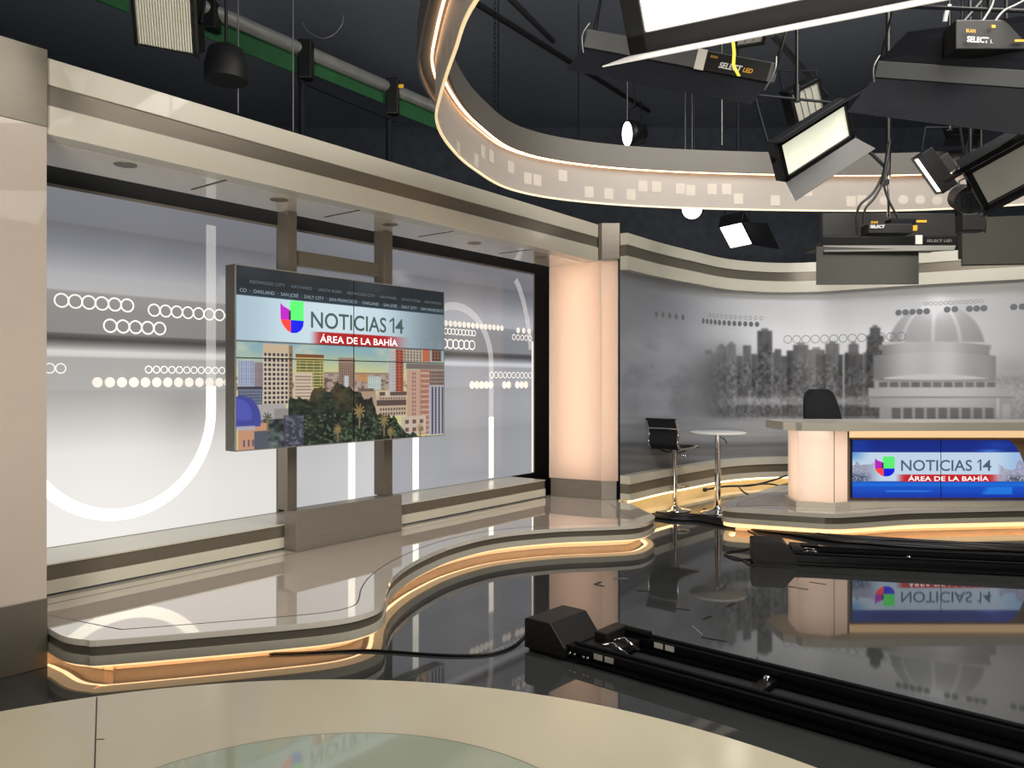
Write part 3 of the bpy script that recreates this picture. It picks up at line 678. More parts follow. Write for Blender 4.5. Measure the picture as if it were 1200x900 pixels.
col(700,1075,302,312,206,1.); col(690,1085,312,330,160,1.2,.8)
xc = (X-cx)/74.
body = 184+26*np.cos(xc*2.2+.2)
dsh = 5*(1-np.clip(xc,-1,1)**2)
def band(x0,x1,y0,y1,val,curve=0.,a=1.):
    mx_ = (X6(x0)+X6(x1))/2; hw = (X6(x1)-X6(x0))/2; k = (X-mx_)/hw; dy = curve*(1-np.clip(k,-1,1)**2)
    yy = Yp-dy; blend(a*(1-ss(.975,1.01,np.abs(k)))*ss(Y6(y0)-.8,Y6(y0)+.8,yy)*(1-ss(Y6(y1)-.8,Y6(y1)+.8,yy)), val)
body = body*(1-.22*np.clip(np.abs(xc),0,1)**3)+8*np.sin(xc*9); band(668,1103,352,436,body,-7.); band(700,1080,316,352,body-10,-5.)
band(668,1103,430,441,150,2.)
band(672,1100,440,464,182,0.); 
for k in range(11):
    xa = 690+k*38; col(xa,xa+30,443,461,104+6*(k%3),.7,.85)
band(650,1150,464,498,212-26*np.clip(np.abs(xc),0,1)**2,0.); band(640,1165,494,500,150,0.); band(655,1160,500,532,204-30*np.clip(np.abs(xc),0,1)**2,0.); band(690,1125,530,575,178,0.)
for k in range(9):
    xa = 735+k*41; col(xa,xa+31,534,572,108,.8,.85)
col(1105,1112,500,570,220,1.); col(1125,1150,520,575,205,2.,.7)
g = np.clip(g, 60, 236)
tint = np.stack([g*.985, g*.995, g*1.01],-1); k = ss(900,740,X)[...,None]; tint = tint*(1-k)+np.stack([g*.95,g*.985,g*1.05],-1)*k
tint = smudge(tint,1)
raster('skyline_print', lambda a,b: bpos(a*SL, z0b+(z1b-z0b)*b), tint*1.0, M_BACKDR, bd)
def BF(s,z): return V(bpos(np.array([s]),np.array([z]),.003)[0])
def brow(mb, px0, px1, n, py, r, ri):
    a, b = s_at(px0), s_at(px1); 
    for k in range(n):
        s_ = a+(b-a)*k/max(1,n-1); z = EYE+(HZ-py)/F*yy_at((a+b)/2); ringdot(mb, BF, s_, z, r, ri, 16)
mb = MB(); brow(mb,1053,1086,5,365.5,.042,0); brow(mb,1110,1119,2,362.5,.042,0); brow(mb,1136,1153,3,361.5,.042,0); brow(mb,1188,1198,2,359.5,.042,0); brow(mb,824,887,12,378.5,.040,0); brow(mb,769,800,5,370,.04,0)
brow(mb,1208,1240,4,358,.042,0); mb.build('printed_dots', M_DRING, bd)
mb = MB(); brow(mb,923,1056,13,396.5,.062,.054); mb.build('printed_rings', M_DRING, bd)
mb = MB(); brow(mb,832,892,12,371.5,.030,.022); brow(mb,858,888,5,488.5,.05,.04); brow(mb,1085,1150,12,354.5,.026,.02); brow(mb,736,760,4,502,.06,.05); mb.build('printed_rings', M_DRINGL, bd)
struct(MB().wall([V(tuple(x)) for x in bpos(np.linspace(.35,SL,120),0,-.02)], [V(tuple(x)) for x in bpos(np.linspace(.35,SL,120),0,-.12)], 0, 3.35).build('wall_set_back', M_VOID))
def bpath(off, n=140): return [V(tuple(x)) for x in bpos(np.linspace(0,SL,n), 0, off)]
# header and ledge of the back wall
bh = thing('back_header', V((4,11.6,3.0)), 'curved champagne header with steel stripe above the skyline backdrop', 'header')
mb = MB(); mb.wall(bpath(.10), bpath(.003), 3.30, 3.44); mb.wall(bpath(.10), bpath(.003), 3.0, 3.165); mb.build('fascia_band', M_LAM, bh)
MB().wall(bpath(.085), bpath(.003), 3.165, 3.30).build('steel_band', M_STEEL, bh)
bl_ = thing('back_ledge', V((4,11.6,0)), 'curved champagne and steel ledge with warm glow below the skyline backdrop', 'ledge')
mb = MB(); mb.wall(bpath(.14), bpath(.003), .43, .53); mb.wall(bpath(.14), bpath(.003), .235, .315); mb.build('light_band', M_LAM, bl_)
MB().wall(bpath(.125), bpath(.003), .315, .43).build('steel_band', M_STEEL, bl_)
MB().wall(bpath(.01), bpath(-.02), .002, .235).build('base_board', mat('pale base board',(236,222,190),.5), bl_)
mb = MB(); mb.wall(bpath(.125), bpath(.105), .212, .2345); mb.build('glow_strip', M_WARM2, bl_)
MB().wall(bpath(.20), bpath(.01), .001, .035).build('glow_shelf', mat('pale base board',(236,222,190)), bl_)
# ------------------------------------------------------------------ anchor desk on its riser
def Gz(px,py,z): Y = (EYE-z)*F/(py-HZ); return V(((px-600)/F*Y, Y, 0))
dp = [Gz(845,594.5,.27),Gz(910,598.5,.27),Gz(977,602.5,.27),Gz(1020,600,.27),Gz(1063,597,.27),Gz(1130,595.5,.27),Gz(1200,594,.27),V((7.4,8.75,0)),V((8.3,9.1,0)),V((8.0,9.6,0)),V((6.6,10.05,0)),V((5.2,10.7,0)),V((4.4,11.15,0)),V((3.75,10.75,0)),Gz(846,589,.27)]
dp = rounded(dp,.16,4)
if area(dp) < 0: dp.reverse()
dpf = fascia_platform('desk_platform', 'raised faceted platform with steel stripe and warm under-glow carrying the anchor desk', dp, .27, (.045,.112,.166,.212), None, inner=.16)
K = [Gz(936,594,.27), Gz(977.5,596,.27), V((3.72,8.66,0)), V((5.9,8.73,0)), V((6.6,8.80,0)), V((6.75,9.25,0)), V((3.45,9.30,0)), V((3.2,9.1,0))]
dk = thing('news_desk', V((4.9,9,.27)), 'anchor news desk with glowing pink end panel and blue title screen', 'desk')
KO = offset(K,.035,True)
MB().prism(KO,.2715,.335).build('plinth', M_LAM, dk, .004)
body = MB(); body.prism([K[2]+V((0,.10,0)),K[3]+V((0,.10,0)),K[4],K[5],K[6]],.335,1.05); body.build('desk_body', mat('tan back panel',(150,118,84),.4), dk)
skn = [K[7]+V((-.0,0,0)),K[0],K[1],K[2]+V((-.02,0,0)),K[2]+V((-.02,.1,0))]
mb = MB()
for a,b in zip(skn[:-1],skn[1:]): mb.add([(a.x,a.y,.335),(b.x,b.y,.335),(b.x,b.y,1.118),(a.x,a.y,1.118)],[(0,1,2,3)])
mb.build('end_panel', mat('glowing pink panel',(246,236,228),.3,trans=.6,coat=.4), dk)
mb = MB()
for x,y in ((3.36,8.86),(3.56,8.84)): mb.tube([(x,y,.36),(x,y,1.1)],.016,8)
mb.build('fluorescent_tube', mat('desk tube',(255,225,200),.5,emit=10.,ecol=(255,232,214)), dk)
mb = MB(); mb.box((K[1].x,K[1].y-.001,.727),(.006,.006,.78)); mb.box((K[2].x-.012,K[2].y-.004,.727),(.018,.014,.78)); mb.build('panel_joint', M_STEELD, dk)
# glowing slot under the worktop
mb = MB(); mb.box((4.85,8.715,1.078),(2.28,.03,.082)); mb.build('glow_strip', M_WARMD, dk)
mb = MB(); mb.box((4.85,8.74,1.03),(2.28,.06,.02)); mb.build('shelf_lip', mat('tan back panel',(150,118,84)), dk)
ct = [V((2.99,8.66,0)),V((3.11,8.60,0)),V((3.14,8.50,0)),V((3.62,8.44,0)),V((4.2,8.50,0)),V((5.9,8.56,0)),V((6.8,8.66,0)),V((7.0,9.32,0)),V((3.2,9.38,0)),V((2.97,9.2,0))]
if area(ct) < 0: ct.reverse()
MB().prism(ct,1.122,1.212).build('countertop', M_LAM, dk, .006)
# desk screen
sx0, sx1, sy, szb, szt = 3.757, 5.96, 8.70, .372, 1.008
def SU(px, py): return ((px-600)/F*sy-sx0)/(sx1-sx0), (EYE+(HZ-py)/F*sy-szb)/(szt-szb)
NX, NZ = 420, 150
u, v = np.meshgrid(np.linspace(0,1,NX), np.linspace(0,1,NZ)); 
PX = 600+F*(sx0+u*(sx1-sx0))/sy; PY = HZ-F*(szb+v*(szt-szb)-EYE)/sy
def z3(zx,zy): return 980+zx*.18333, 500+zy*.18333
ZX = (PX-980)/.18333; ZY = (PY-500)/.18333
img = np.zeros((NZ,NX,3)); img[:] = (18,44,140)
put(img, 1-ss(90,170,ZY)*.7, (20,40,120), .5); put(img, np.exp(-(((ZX-150)/60)**2)), (24,86,186), .35); put(img, np.exp(-(((ZX-985)/70)**2+((ZY-155)/10)**2)), (90,150,240), .7); put(img, np.exp(-(((ZX-1030)/90)**2+((ZY-120)/25)**2)), (40,80,190), .5)
put(img, ss(345,356,ZY), (16,96,206)); put(img, ss(360,400,ZY)*ss(460,410,ZY), (14,70,190),.7); put(img, ss(400,450,ZY),(14,46,166),.8)
put(img, np.exp(-((ZY-412)/5)**2)*ss(300,330,ZX)*ss(640,560,ZX), (60,150,245),.7); put(img, np.exp(-((ZY-372)/9)**2), (28,128,236),.5); put(img, ((ZY>385)&(ZY<432)&(ZX>930-(432-ZY)*.0)&(ZX<1125)).astype(float)*ss(900,960,ZX+(ZY-432)*.8), (34,140,236),.7)
bn_ = ss(161,167,ZY)*(1-ss(346,352,ZY)); put(img, bn_, (196,216,236)); put(img, bn_*ss(230,90,ZX)*ss(250,170,ZY), (70,140,200),.8); put(img, bn_*ss(1000,1180,ZX)*.7, (140,180,226))
cty = bn_*ss(300,180,ZX)*(ZY > 215+18*vnoise(ZX/22,ZX*0,4)*2-0); put(img, cty, (116,124,156),.7); put(img, cty*(vnoise(ZX/5,ZY/5,7)>.55), (190,180,186),.7); put(img, bn_*ss(250,150,ZX)*ss(285,320,ZY)*(fbm(ZX/10,ZY/10,3)>.42), (50,74,96),.8)
cr = bn_*ss(1030,1060,ZX)*(ZY > 225+60*vnoise(ZX/24,ZX*0,14)-(ZX>1150)*40); put(img, cr, (130,128,160),.6); put(img, cr*(vnoise(ZX/5,ZY/6,7)>.5), (206,190,196),.6); put(img, bn_*ss(1060,1110,ZX)*ss(300,330,ZY)*(fbm(ZX/10,ZY/10,3)>.42), (60,66,70),.7)
rd = ss(370,450,ZX)*(1-ss(960,1080,ZX))*ss(303,308,ZY)*(1-ss(350,354,ZY)); put(img, rd, (198,32,38))
def kp(a,b):                             # the screen's swept upper right corner
    zx = (600+F*(sx0+a*(sx1-sx0))/sy-980)/.18333; zy = (HZ-F*(szb+b*(szt-szb)-EYE)/sy-500)/.18333
    edge = np.interp(zx, [1085,1110,1130,1150,1170,1190,1215,1260], [80,90,103,125,158,205,270,420]); return zy > edge
raster('display', lambda a,b: np.stack([sx0+(sx1-sx0)*a, a*0+sy, szb+(szt-szb)*b],1), img, M_SCREEN, dk, kp)
MB().box((sx0+.004,sy+.006,.69),(.014,.03,.65)).build('bezel', M_BEZEL, dk)
mb = MB(); xs_ = (600+1); xm = (1102.5-600)/F*sy; mb.box((xm,sy-.002,.69),(.006,.003,.634)); mb.build('screen_seam', M_BEZEL, dk)
DF = (V((0,sy-.002,0)), V((1,0,0)), V((0,0,1)), V((0,-1,0)))
def dz(zx,zy): px,py = z3(zx,zy); return (px-600)/F*sy, EYE+(HZ-py)/F*sy
a = dz(245,190); b = dz(372,318); logo(DF, a[0], a[1], b[0]-a[0], a[1]-b[1], dk, 0)
L_DS = E('desk letters slate', (62,84,108)); a = dz(413,208); b = dz(866,286)
text('NOTICIAS', DF, (a[0]+b[0])/2, (a[1]+b[1])/2+.003, (a[1]-b[1])*.92, b[0]-a[0], L_DS, dk, 'lettering', .012); a = dz(900,208); b = dz(990,286)
digit_one(DF, a[0], dz(926,208)[0], (a[1]+b[1])/2+.003-(a[1]-b[1])*.46, (a[1]+b[1])/2+.003+(a[1]-b[1])*.46, L_DS, dk); a2 = dz(934,208); text('4', DF, (a2[0]+b[0])/2, (a[1]+b[1])/2+.003, (a[1]-b[1])*.92, b[0]-a2[0], L_DS, dk, 'lettering', .012)
a = dz(458,316); b = dz(972,346); text('ÁREA DE LA BAHÍA', DF, (a[0]+b[0])/2, (a[1]+b[1])/2, .052, b[0]-a[0], L_W, dk, 'lettering', .006)

# ------------------------------------------------------------------ office chair behind the desk
cx_, cy_ = 4.04, 10.0
oc = thing('office_chair', V((cx_,cy_,.27)), 'black high-backed office chair behind the anchor desk', 'chair')
bk = MB(); prof_ = [(.62,.20),(.70,.24),(.85,.25),(1.05,.245),(1.25,.23),(1.42,.205),(1.52,.17),(1.56,.11)]
lo_ = []; 
fr_l, bk_l = [], []
for z,hw in prof_:
    z += 0.0
    for arr, off in ((fr_l,-.05),(bk_l,.05)):
        arr.append([(cx_+x*hw+(-.10)*(z-1.25), cy_+.20+.12*(z-.6)+off*(1-.25*abs(x)**3)+ .04*x*x*-1, z) for x in np.linspace(-1,1,9)])
def sheet(mb, rows, flip):
    n = len(rows[0]); vs = [p for r_ in rows for p in r_]; fs = []
    for i in range(len(rows)-1):
        for j in range(n-1):
            f = (i*n+j,i*n+j+1,(i+1)*n+j+1,(i+1)*n+j); fs.append(f[::-1] if flip else f)
    mb.add(vs, fs, True)
sheet(bk, fr_l, False); sheet(bk, bk_l, True)
n = 9
for k in (0,n-1): bk.ribbon([r_[k] for r_ in fr_l],[r_[k] for r_ in bk_l])
bk.ribbon(fr_l[-1],bk_l[-1]); bk.ribbon(fr_l[0],bk_l[0]); bk.build('backrest', M_FABRIC, oc)
MB().prism(rounded([V((cx_-.25,cy_-.28,0)),V((cx_+.25,cy_-.28,0)),V((cx_+.24,cy_+.2,0)),V((cx_-.24,cy_+.2,0))],.1),.74,.83).build('seat', M_FABRIC, oc, .02)
for sx in (-1,1):
    MB().tube(catmull([(cx_+sx*.2,cy_-.05,.72),(cx_+sx*.31,cy_-.05,.76),(cx_+sx*.31,cy_-.02,.98),(cx_+sx*.30,cy_+.12,1.0)],5),.018).build('armrest', M_BLACKP, oc)
MB().tube([(cx_,cy_,.36),(cx_,cy_,.74)],.03,12).build('gas_column', M_BLACKG, oc)
MB().tube([(cx_,cy_+.1,.74),(cx_,cy_+.22,.80),(cx_,cy_+.27,.95)],.022).build('back_bracket', M_BLACKG, oc)
for k in range(5):
    a = k*2*math.pi/5+.3; e_ = V((cx_+.30*math.cos(a),cy_+.30*math.sin(a),.335)); l = MB().tube([(cx_,cy_,.38),e_],[.03,.018]).build('base_leg', M_BLACKG, oc)
    MB().lathe(e_+V((0,-.012,-.033)),[(.028,0),(.031,.006),(.031,.018),(.028,.024)],14,V((0,1,0))).build('castor', M_BLACKP, l)

# ------------------------------------------------------------------ bar stool and high round table
sc_ = G(790.5,598,0); a = math.radians(50); FW = V((math.cos(a)*.9,math.sin(a)*.9,0)).normalized(); SD = V((FW.y,-FW.x,0))
bs = thing('bar_stool', sc_, 'chrome bar stool with black mesh seat and backrest standing by the high round table', 'stool')
def SP(f,s,z): return sc_+FW*f+SD*s+V((0,0,z))
MB().lathe(sc_,[(.205,.002),(.21,.008),(.20,.016),(.12,.03),(.05,.045),(.034,.07),(.034,.12)],36).build('base_plate', M_CHROME, bs)
MB().tube([SP(0,0,.05),SP(0,0,.45)],.030,14).build('outer_column', M_CHROME, bs)
MB().tube([SP(0,0,.44),SP(0,0,.74)],.023,14).build('gas_column', M_CHROME, bs)
MB().tube(catmull([SP(.02,-.03,.30),SP(.15,-.11,.295),SP(.25,-.06,.29),SP(.25,.06,.29),SP(.15,.11,.295),SP(.02,.03,.30)],5),.009).build('footrest', M_CHROME, bs)
MB().tube([SP(0,0,.73),SP(.07,.1,.71),SP(.09,.15,.70)],.005).build('lever', M_CHROME, bs)
mb = MB(); 
for s in (-.12,.12): mb.tube(catmull([SP(-.17,s,.80),SP(-.10,s*.8,.765),SP(0,s*.5,.745),SP(.10,s*.8,.765),SP(.17,s,.795)],5),.009)
mb.build('seat_bracket', M_BLACKG, bs)
pr = [(.28,.815),(.24,.832),(.06,.815),(-.19,.812),(-.27,.84),(-.30,.90),(-.285,1.00),(-.305,1.08),(-.345,1.165),(-.365,1.185)]
pc = catmull([(p[0],p[1]) for p in pr],5)
mb = MB(); W2 = .20
mb.wall  # noqa
lo_ = [SP(p.x,-W2,p.y) for p in pc]; hi_ = [SP(p.x,W2,p.y) for p in pc]
k0 = 22
mb.ribbon(lo_[:k0], hi_[:k0]); mb.ribbon([q_+V((0,0,-.016)) for q_ in hi_[:k0]],[q_+V((0,0,-.016)) for q_ in lo_[:k0]]); o = mb.build('seat', M_FABRIC, bs)
mb = MB(); mb.ribbon(lo_[k0-1:], hi_[k0-1:]); mb.ribbon([q_-FW*.014 for q_ in hi_[k0-1:]],[q_-FW*.014 for q_ in lo_[k0-1:]]); mb.build('backrest', M_FABRIC, bs)
for s in (-1,1): MB().tube([SP(p.x-.004,s*(W2+.006),p.y-.004) for p in pc],.014).build('side_rail', M_CHROME, bs)
MB().tube([SP(-.32,-W2,1.07),SP(-.335,0,1.072),SP(-.32,W2,1.07)],.012).build('crossbar', M_CHROME, bs)
MB().tube([SP(-.365,-W2-.01,1.186),SP(-.365,W2+.01,1.186)],.013).build('top_roll', M_FABRIC, bs)
tc_ = G(841,601,0)
tb = thing('high_table', tc_, 'high round white table on a chrome pole between the stool and the desk', 'table')
MB().lathe(tc_,[(.22,.002),(.225,.008),(.21,.016),(.12,.03),(.055,.055),(.034,.10),(.034,.13)],36).build('base_plate', M_CHROME, tb)
MB().tube([tc_+V((0,0,.1)),tc_+V((0,0,.55))],.037,16).build('outer_pole', M_CHROME, tb)
MB().tube([tc_+V((0,0,.54)),tc_+V((0,0,1.0))],.030,16).build('inner_pole', M_CHROME, tb)
MB().lathe(tc_,[(.10,.985),(.10,.997),(.345,1.0),(.352,1.008),(.352,1.02),(.345,1.026),(.01,1.026)],48).build('table_top', M_WHITE, tb)
MB().tube([tc_+V((.03,-.02,.96)),tc_+V((.08,-.04,.93)),tc_+V((.10,-.05,.88))],.006).build('lever', M_BLACKG, tb)

# ------------------------------------------------------------------ camera track dollies
def dolly(name, label, A, u, L, sep, withtags, cl=0.):
    """A: near corner of the motor cover on the floor, u: unit direction of the rails, sep: rail spacing towards n"""
    n = V((-u.y,u.x,0)); r = thing(name, A, label, 'camera track')
    def q(a,b,z): return A+u*a+n*b+V((0,0,z))
    w = sep+.12
    w = sep-.06; pts = [(0,.02),(0,.195),(.02,.205),(.20+cl,.205),(.31+cl,.075),(.31+cl,.02)]
    MB().hexa([q(a,-.0,z) for a,z in pts][::-1],[q(a,w,z) for a,z in pts][::-1]).build('motor_cover', M_BLACKP, r, .005)
    mb = MB(); mb.hexa([q(.02,.02,.002),q(.02,w-.02,.002),q(.4,w-.02,.002),q(.4,.02,.002)],[q(.02,.02,.0195),q(.02,w-.02,.0195),q(.4,w-.02,.0195),q(.4,.02,.0195)]); mb.build('base_plate', M_BLACKG, r)
    for b0 in (.03, sep):
        pts = [(0,.012),(.085,.012),(.085,.03),(.06,.035),(.06,.062),(.085,.067),(.085,.095),(0,.095),(0,.067),(.025,.062),(.025,.035),(0,.03)]
        rl = MB(); rl.hexa([q(.30,b0+y,z) for y,z in pts][::-1],[q(L,b0+y,z) for y,z in pts][::-1]); R_ = rl.build('rail', M_BLACKG, r)
        mb = MB(); mb.tube([q(.34,b0+.0425,.104),q(L,b0+.0425,.104)],.011,8); mb.build('guide_rod', M_DKGREY, R_)
        if withtags:
            mb = MB()
            for k in (.50,.575) if b0 < .1 else (.66,.735):
                mb.hexa([q(k,b0-.002,.055),q(k+.06,b0-.002,.055),q(k+.06,b0-.002,.088),q(k,b0-.002,.088)],[q(k,b0-.001,.055),q(k+.06,b0-.001,.055),q(k+.06,b0-.001,.088),q(k,b0-.001,.088)])
            mb.build('label_sticker', M_PAPER, R_)
            mb = MB()
            for k in (.33,.365,.43,.46): mb.lathe(q(k,b0-.004,.05),[(.009,0),(.009,.004),(.004,.006)],10,-n)
            mb.build('bolt', M_CHROME, R_)
    k = 1.35
    while k < L:
        MB().hexa([q(k,.05,.02),q(k+.07,.05,.02),q(k+.07,sep+.05,.02),q(k,sep+.05,.02)],[q(k,.05,.05),q(k+.07,.05,.05),q(k+.07,sep+.05,.05),q(k,sep+.05,.05)]).build('cross_tie', M_BLACKG, r)
        MB().lathe(q(k+.035,sep-.05,.05),[(.022,0),(.022,.02),(.012,.028)],14).build('tie_knob', M_CHROME, r); k += 1.25
    # carriage with rollers near the cover
    MB().hexa([q(.33,.12,.03),q(.56,.12,.03),q(.56,sep,.03),q(.33,sep,.03)],[q(.33,.12,.08),q(.56,.12,.08),q(.56,sep,.08),q(.33,sep,.08)]).build('end_block', M_BLACKP, r, .006)
    MB().hexa([q(.36,sep-.20,.08),q(.45,sep-.20,.08),q(.45,sep+.04,.08),q(.36,sep+.04,.08)],[q(.36,sep-.20,.14),q(.45,sep-.20,.14),q(.45,sep+.04,.14),q(.36,sep+.04,.14)]).build('motor_block', M_BLACKP, r, .008)
    MB().tube([q(.44,sep+.02,.12),q(.62,sep+.02,.12)],.02,12).build('bumper', M_BLACKG, r)
    mb = MB()
    for y_ in (.18,.30): mb.tube(catmull([q(.46,y_,.09),q(.51,y_+.03,.10),q(.57,y_-.01,.10),q(.62,y_+.02,.06)],5),.008)
    mb.build('cable_chain', M_CHROME, r)
    return r
A1 = G(614.5,762,0); u1 = (G(1185,905,0)-G(670,775,0)); u1 = V((1.72,-1.50,0)).normalized()
dolly('camera_track', 'long black camera track with boxy motor cover in the foreground left of the riser edge', A1, u1, 4.6, .43, True)
A2_ = G(881,661,0); u2 = V((1.79,-.42,0)).normalized()
dolly('camera_track', 'black camera track with boxy motor cover lying just in front of the anchor desk platform', A2_, u2, 3.9, .36, False, .08)

# ------------------------------------------------------------------ cables and tape on the floor
M_CAB = mat('black cable rubber',(14,14,15),.45)
def cable(name, label, pts, r, cat='cable', k=6, n=8):
    o = MB().tube(catmull(pts,k), r, n).build(name, M_CAB); return tag(o, label, cat)
def g3(px,py,z=.008): p = G(px,py,z); return (p.x,p.y,z)
cable('power_cable', 'thin black cable curving over the floor from the foreground track cover to the stage', [g3(616,744),g3(600,758),g3(575,766),g3(540,768),g3(500,766.5),g3(460,763.5),g3(420,762)]+[(-1.35,4.76,.008),(-1.8,4.72,.008),(-2.25,4.66,.008)], .008)
mb = MB()
for k,(dx,dy,r) in enumerate(((0,0,.022),(.03,.05,.02),(-.02,-.05,.02),(.05,.10,.018),(0,-.10,.016))):
    base = [(765,606),(790,609),(815,610),(850,616),(880,621),(925,626),(965,633),(1010,637),(1060,640),(1120,643),(1180,646),(1260,651)]
    mb.tube(catmull([V(g3(a,b,.0)) + V((dx+.03*math.sin(i*1.7+k),dy+.03*math.cos(i*2.1+k),r+.004+(.02 if k in (1,3) else 0))) for i,(a,b) in enumerate(base)],5), r, 8)
tag(mb.build('cable_bundle', M_CAB), 'thick black cable bundle running along the foot of the desk platform', 'cable')
cable('power_cable', 'thin black cable looping on the floor left of the far track cover', [g3(858,617),g3(880,623),g3(893,634),g3(876,643),g3(850,648),g3(862,655),g3(884,655)], .007)
cable('power_cable', 'thin black cable trailing from the loop to the foot of the far track cover', [g3(848,650),g3(866,654),g3(876,660),g3(884,664)], .006)
ledge_c = [(827,574),(850,570),(880,569.5),(905,563),(921,557.5)]
def lp(px,py,Y,): p = P(px,py,Y); return (p.x,p.y,max(.02,p.z))
cable('tangled_cable', 'black cable with a plug lying across the glowing ledge between table and desk', [lp(827,574,11.0),lp(850,570,11.2),lp(880,569,11.25),lp(905,563,11.35),lp(922,557,11.4)], .014)
cable('tangled_cable', 'black cable crossing the glowing ledge and bending down towards the desk platform', [lp(866,571,11.0),lp(872,577,10.6),lp(885,582,10.4),lp(905,580,10.6)], .012)
cable('tangled_cable', 'black cable fork on the glowing ledge closest to the desk end panel', [lp(868,569.5,11.25),lp(900,567,11.2),lp(918,571,11.0),lp(936,577,10.9)], .012)
o = MB().lathe(V(lp(826,574,11.0)),[(.01,-.03),(.028,-.02),(.03,.02),(.015,.035)],12,V((1,0,.1))).build('cable_plug', M_CAB); tag(o,'round black plug at the left end of the cable on the glowing ledge','plug')
M_TAPE = mat('dark tape',(8,8,9),.6); M_TAPEL = mat('grey tape',(120,122,124),.6)
def tape(p0, p1, label, m=M_TAPE, w=.012):
    a = G(*p0); b = G(*p1); d = (b-a).normalized(); n = V((d.y,-d.x,0))*w
    o = MB().hexa([a-n+V((0,0,.0006)),b-n+V((0,0,.0006)),b+n+V((0,0,.0006)),a+n+V((0,0,.0006))],[a-n+V((0,0,.0016)),b-n+V((0,0,.0016)),b+n+V((0,0,.0016)),a+n+V((0,0,.0016))]).build('tape_mark', m); tag(o,label,'tape','tape marks on the glossy floor')
tape((697,685),(708,687),'short dark tape mark on the floor, lower stroke of the arrow under the pillar reflection'); tape((697,685),(704,682),'short dark tape mark on the floor, upper stroke of the arrow under the pillar reflection')
tape((720,678),(736,678),'pale tape mark on the floor right of the arrow mark',M_TAPEL); tape((746,692),(764,693.5),'dark tape mark on the floor just left of the stool reflection')
tape((790,713),(808,715),'thin dark tape mark on the floor below the stool reflection'); tape((852,711),(861,707),'short dark tape mark on the floor below the table reflection')
tape((824,726),(834,722),'small dark tape mark on the floor left of the bright angled mark'); tape((811,733),(823,744),'pale tape mark on the floor, left arm of the angled mark',M_TAPEL,.006); tape((822,747),(852,752),'dark tape mark on the floor, long arm of the angled mark')
tape((948,682),(968,685),'dark tape mark on the floor over the reflection of the desk end panel, upper one',M_TAPE,.008); tape((922,687),(947,691),'dark tape mark on the floor over the reflection of the desk end panel, lower one',M_TAPE,.008)

# ------------------------------------------------------------------ hanging oval ring
rp = [(-.155,3.39),(-.285,3.91),(-.41,4.5),(-.475,4.95),(-.44,5.45),(-.30,6.05),(0,6.72),(.60,7.15),(1.61,7.42),(3.28,7.55),(4.30,7.42),(5.3,7.0),(6.2,6.2),(6.6,5.0),(6.3,3.7),(5.2,2.7),(3.6,2.05),(2.0,1.75),(.9,1.95),(.2,2.6)]
ring = catmull(rp, 8, True)
rg = thing('ceiling_ring', V((3,4.8,3.3)), 'large oval hanging ring with grey upper band and warm lit frosted panels', 'ceiling feature')
# travel is clockwise seen from above (left side going away): right-hand side = inside
MB().wall(offset(ring,.075,True), offset(ring,.06,True), 3.625, 3.83, True).build('inner_band', M_RING, rg)
MB().wall(offset(ring,-.10,True), offset(ring,-.115,True), 3.605, 3.83, True).build('outer_band', M_RING, rg)
MB().wall(offset(ring,.06,True), offset(ring,-.10,True), 3.656, 3.67, True).build('underside', M_RING, rg)
MB().wall(offset(ring,.006,True), offset(ring,-.006,True), 3.304, 3.625, True).build('frosted_panel', M_RINGD, rg)
MB().wall(offset(ring,.008,True), offset(ring,-.008,True), 3.292, 3.304, True).build('lit_edge', mat('lit acrylic edge',(250,236,200),.4,emit=.55,ecol=(255,225,165)), rg)
MB().wall(offset(ring,.030,True), offset(ring,.018,True), 3.640, 3.652, True).build('light_strip', M_WARM3, rg)
MB().wall(offset(ring,-.020,True), offset(ring,-.032,True), 3.640, 3.652, True).build('light_strip', M_WARM3, rg)
rpa = np.array([(p.x,p.y) for p in ring]); 
far = [i for i,p in enumerate(ring) if p.y > 5.3 and p.x < 5.2]; fx = np.array([600+F*ring[i].x/ring[i].y for i in far])
inn = offset(ring,.0085,True); outn = offset(ring,-.0085,True)
def rfar(px):
    for j in range(len(far)-1):
        if (fx[j]-px)*(fx[j+1]-px) <= 0 and far[j+1] == far[j]+1:
            t = (px-fx[j])/(fx[j+1]-fx[j]+1e-9); return far[j], t
    return far[5], 0
for px,py,kind in [(536,174,0),(557,188,0),(565,178,0),(575,183,0),(598,196,0),(618,209,0),(629,211,0),(659,206,0),(690,225,0),(713,227,0),(739,228,0),(753,218,0),(769,219,0),(797,221,0),(809,223,0),(834,221.6,0),(851,221.6,0),(865,233,0),(908,235,0),(932,224,0),(946,224,0),(997,236,0),(1010,235,0),(1036,235,1),(1058,234,1),(1078,234,1),(1098,235,1)]:
    i,t = rfar(px); a = inn[i].lerp(inn[i+1],t); d = (inn[i+1]-inn[i]).normalized(); z = EYE+(HZ-py)/F*a.y
    if kind == 0: pts = [a+d*x+V((0,0,z+y)) for x,y in ((-.045,-.05),(.045,-.05),(.045,.05),(-.045,.05))]
    else: pts = [a+d*(.045*math.cos(k*math.pi/8))+V((0,0,z+.045*math.sin(k*math.pi/8))) for k in range(16)]
    MB().add(pts,[list(range(len(pts)))]).build('frosted_square' if kind == 0 else 'frosted_circle', M_RINGS, rg)
for i in (2,5,8,11,14,18,22):
    a = outn[i]; d = (outn[i+1]-outn[i]).normalized(); z = 3.36+.05*((i*7)%4)
    MB().add([a+d*x+V((0,0,z+y)) for x,y in ((-.045,-.05),(.045,-.05),(.045,.05),(-.045,.05))],[(0,1,2,3)]).build('frosted_square', M_RINGS, rg)
